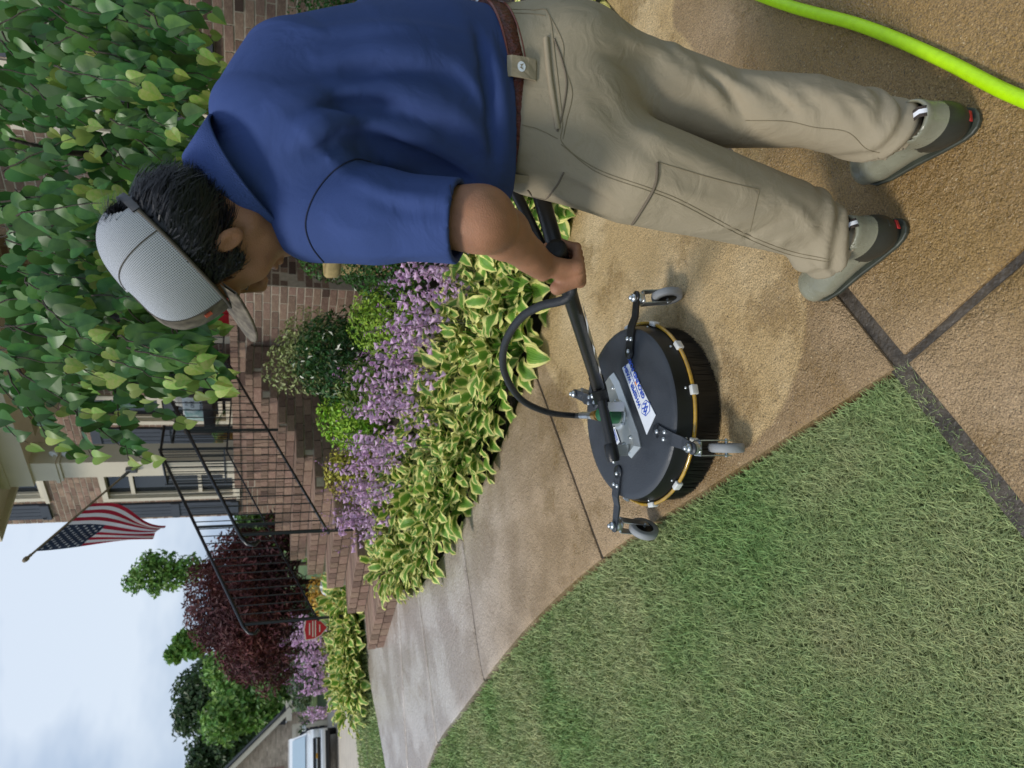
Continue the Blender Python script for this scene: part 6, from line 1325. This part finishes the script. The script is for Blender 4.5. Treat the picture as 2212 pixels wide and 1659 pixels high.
# neighbouring garage: gable end facing the drive
GD = 36.0
def gw(X, Y): p = dep(X, Y, 1.0)-np.array([0, 0, H0]); return np.array([0, 0, H0])+p*(GD/p[1])
NB = -1.55; BRN = mat('far_brick_tan', lin('#ab9a88'), .9, isl=.22, col2=lin('#c0b09c'), vs=3, bump=.2, bs=20); NROOF = mat('far_shingle', lin('#3a3a3c'), .9, var=.2, vs=8)
el_ = gw(605, 1540); er = gw(740, 1530); gx = el_[0]; wallx = gx-.05; ez = el_[2]-.15; sl_ = (gw(470, 1659)[2]-gw(600, 1540)[2])/abs(gw(470, 1659)[0]-gw(600, 1540)[0])
Wd = 7.4; ap = ez+sl_*Wd/2; x0 = wallx-Wd
nh = empty('garage_house', (wallx, GD, NB), (0, 0, R(24)), 'tan brick garage with gable roof and arched double door down the street', 'house'); NO = Vector(nh.location)
def npt(mb, name, m, parent=None): mb.v = [(x-NO.x, y-NO.y, z-NO.z) for x, y, z in mb.v]; return mb.build(name, m, parent or nh)
dl, dr_ = wallx-.75, wallx-4.6; dt = gw(640, 1560)[2]
mb = MB()
def fq(mb, x0, x1, z0, z1, y=GD): mb.add([(x0, y, z0), (x1, y, z0), (x1, y, z1), (x0, y, z1), (x0, y+.3, z0), (x1, y+.3, z0), (x1, y+.3, z1), (x0, y+.3, z1)], [(0, 1, 2, 3), (7, 6, 5, 4), (0, 3, 7, 4), (1, 5, 6, 2), (3, 2, 6, 7), (0, 4, 5, 1)])
fq(mb, dl, wallx, NB, dt+.4); fq(mb, x0, dr_, NB, dt+.4); fq(mb, dr_, dl, dt, dt+.4)
mb.add([(x0, GD, dt+.4), (wallx, GD, dt+.4), (wallx, GD, ez), (x0+Wd/2, GD, ap), (x0, GD, ez), (x0, GD+.3, dt+.4), (wallx, GD+.3, dt+.4), (wallx, GD+.3, ez), (x0+Wd/2, GD+.3, ap), (x0, GD+.3, ez)], [(0, 1, 2, 3, 4), (9, 8, 7, 6, 5), (1, 6, 7, 2)]); fq(mb, wallx-.3, wallx-.001, NB, ez, GD+.31)
gwall = npt(mb, 'wall', MATS['mortar_buff'])
bw = MB(); q = random.Random(9); z = NB
while z < ap:
    x = x0+q.uniform(0, .2)
    half = Wd/2 if z < ez else max(0, (ap-z)/sl_)
    while x < x0+Wd:
        ok = abs(x+.1-(x0+Wd/2)) < half-.1 and not (dr_-.16 < x < dl+.12-.2 and z < dt+.02)
        if ok: bw.box((x+.105, GD-.006, z+.035), (.19, .03, .062))
        x += .203
    z += .076
o = npt(bw, 'brickwork', BRN, gwall); o['kind'] = 'stuff'
mb = MB(); fq(mb, dl, dl+.22, NB, dt+.2, GD-.03); npt(mb, 'door_trim', CREAM); mb = MB(); fq(mb, dr_, dl, dt, dt+.2, GD-.031); npt(mb, 'door_trim', CREAM)
mb = MB(); fq(mb, dr_, dl, NB, dt-.02, GD+.1); gd = npt(mb, 'garage_door', SLATE)
for k in range(1, 4): mb = MB(); fq(mb, dr_+.02, dl-.02, NB+(dt-NB)*k/4-.02, NB+(dt-NB)*k/4+.02, GD+.07); npt(mb, 'panel_rail', SLATE, gd)
mb = MB(); fq(mb, (dl+dr_)/2-.12, (dl+dr_)/2+.12, NB, dt, GD+.05); npt(mb, 'centre_post', CREAM)
mb = MB(); n = 10; cxm = (dl+(dl+dr_)/2)/2; wv = (dl-dr_)/2
for side_ in (0, 1):
    a0, a1 = (dr_, (dl+dr_)/2) if side_ else ((dl+dr_)/2, dl); pts = [(a0+(a1-a0)*i/n, dt-.02-.28*(2*i/n-1)**2) for i in range(n+1)]; mb = MB()
    for (xa_, za_), (xb_, zb_) in zip(pts[:-1], pts[1:]): mb.add([(xa_, GD+.045, za_), (xb_, GD+.045, zb_), (xb_, GD+.045, dt), (xa_, GD+.045, dt), (xa_, GD+.09, za_), (xb_, GD+.09, zb_), (xb_, GD+.09, dt), (xa_, GD+.09, dt)], [(0, 1, 2, 3), (0, 4, 5, 1), (7, 6, 5, 4)])
    npt(mb, 'arch', CREAM)
mb = MB(); oh = .55
for sgn in (1, -1):                         # rake boards and roof planes
    xe = x0+Wd/2+sgn*(Wd/2+oh); ze = ez-sl_*oh; xm = x0+Wd/2
    mb = MB(); mb.add([(xm, GD-.5, ap+.02), (xe, GD-.5, ze+.02), (xe, GD-.5, ze-.30), (xm, GD-.5, ap-.30), (xm, GD-.3, ap+.02), (xe, GD-.3, ze+.02), (xe, GD-.3, ze-.30), (xm, GD-.3, ap-.30)], [(0, 1, 2, 3)[::sgn], (7, 6, 5, 4)[::sgn], (3, 2, 6, 7)[::sgn], (1, 5, 6, 2)[::sgn]]); npt(mb, 'rake_board', CREAM)
    mb = MB(); mb.add([(xm, GD-.55, ap+.03), (xe, GD-.55, ze+.03), (xe, GD+8, ze+.03), (xm, GD+8, ap+.03), (xm, GD-.55, ap+.12), (xe, GD-.55, ze+.12), (xe, GD+8, ze+.12), (xm, GD+8, ap+.12)], [(0, 3, 2, 1), (4, 5, 6, 7), (0, 1, 5, 4), (1, 2, 6, 5)]); npt(mb, 'roof', NROOF)
mb = MB(); mb.box((wallx+.1, GD-.25, ez-.25), (.9, .6, .26)); npt(mb, 'eave_return', CREAM); mb = MB(); mb.prism([(wallx-.5, ez-.1), (wallx+.4, ez-.1), (wallx-.45, ez+.45)], 0, .1, tf=lambda p: (p[0], GD-.35+p[2], p[1])); npt(mb, 'return_roof', NROOF)
mb = MB(); mb.box((wallx-2.7, GD-.06, dt+1.0), (.9, .08, .9)); npt(mb, 'wall_panel', mat('rust_panel', lin('#8a6f62'), .8, var=.1))
mb = MB(); mb.lathe([(0, .1), (.07, .08), (.08, 0)], 12, c=(wallx-.35, GD-.05, dt+.5), rot=Matrix.Rotation(PI/2, 3, 'X')); npt(mb, 'wall_lamp', PW)
DRV = mat('far_concrete', lin('#b5ab9c'), .85, var=.1, vs=2)
tag(obj('driveway', npmesh('driveway', np.array([(-22, 21, NB+.004), (-7.2, 21, NB+.004), (-7.2, 36.2, NB+.004), (-22, 36.2, NB+.004)]), np.array([(0, 1, 2, 3)]), DRV)), None, kind='structure')
ASPH = mat('far_road', lin('#8d8981'), .9, var=.1, vs=3)
tag(obj('road', npmesh('road', np.array([(-40, 16.5, NB+.008), (2, 16.5, NB+.008), (2, 20.7, NB+.008), (-40, 20.7, NB+.008)]), np.array([(0, 1, 2, 3)]), ASPH)), None, kind='structure')
# white pickup parked nose out before the garage
TZ = 32.5
tp_ = gw(735, 1610); tx = dep(735, 1625, 1.0); txx = (tx[0])*(TZ/tx[1])
tk = empty('pickup_truck', (txx, TZ, NB+.004), (0, 0, R(27)), 'white pickup truck parked nose out before the garage', 'truck')
WP = mat('truck_white', lin('#e3e6e8'), .25, spec=.5, coat=.5); BK = mat('truck_black', lin('#15161a'), .35); CHR = mat('chrome', lin('#c8ccd0'), .15, metal=1); WSG = mat('windscreen', lin('#a9bcc8'), .08, spec=.8); AMB = mat('emblem_gold', lin('#b98a35'), .4, metal=.5); HLM = mat('headlamp', lin('#d7dde2'), .1, spec=.8)
def lp(xs, prof): return [[(x*k, y, z) for y, z in prof] for x, k in xs]
mb = MB(); pr = [(-2.6, .45), (-2.65, .75), (-2.62, 1.0), (-2.5, 1.12), (-1.2, 1.2), (2.9, 1.2), (2.95, .5), (2.6, .42), (-2.3, .42)]
mb.loft([[(x, y*(1 if abs(x) < .9 else .985), z-(.04 if abs(x) > .9 else 0)) for y, z in pr] for x in (-1.0, -.96, -.5, 0, .5, .96, 1.0)], caps=True, smooth=False); mb.build('body', WP, tk)
mb = MB(); cabp = [(-1.25, 1.18), (-.55, 1.72), (-.35, 1.86), (1.0, 1.88), (1.25, 1.75), (1.3, 1.18)]; mb.loft([[(x*(1 if z < 1.3 else .86), y, z) for y, z in cabp] for x in (-.93, -.5, .5, .93)], caps=True, smooth=False); mb.build('cab', WP, tk)
mb = MB(); mb.add([(-.82, -1.22, 1.23), (.82, -1.22, 1.23), (.70, -.57, 1.73), (-.70, -.57, 1.73)], [(0, 1, 2, 3)]); mb.v = [(x, y-.03, z+.02) for x, y, z in mb.v]; mb.build('windscreen', WSG, tk)
mb = MB(); mb.rbox((0, -2.645, .86), (1.35, .06, .30), .03); gr = mb.build('grille', BK, tk); mb = MB(); mb.rbox((0, -2.69, .86), (1.3, .03, .05), .01); mb.build('grille_bar', CHR, gr); mb = MB(); mb.rbox((0, -2.715, .86), (.20, .03, .07), .015); mb.build('emblem', AMB, gr)
for sg in (-1, 1):
    mb = MB(); mb.rbox((sg*.82, -2.62, .90), (.30, .08, .22), .03); mb.build('headlight', HLM, tk); mb = MB(); mb.rbox((sg*1.14, -1.0, 1.28), (.24, .12, .18), .04); mb.build('wing_mirror', WP, tk)
    for y in (-1.75, 1.75):
        mb = MB(); rot = Matrix.Rotation(PI/2, 3, 'Y'); mb.lathe([(.22, -.12), (.36, -.13), (.39, -.08), (.39, .08), (.36, .13), (.22, .12), (.22, -.12)], 24, c=(sg*.86, y, .39), rot=rot); wl = mb.build('wheel', BK, tk); mb = MB(); mb.lathe([(0, -.11), (.2, -.11), (.22, -.05), (.22, .05), (.2, .11), (0, .11)], 20, c=(sg*.86, y, .39), rot=rot); mb.build('rim', CHR, wl)
mb = MB(); mb.rbox((0, -2.70, .60), (1.95, .14, .18), .04); mb.build('bumper', WP, tk); mb = MB(); mb.rbox((0, -2.66, .43), (1.8, .1, .18), .03); mb.build('air_dam', BK, tk)
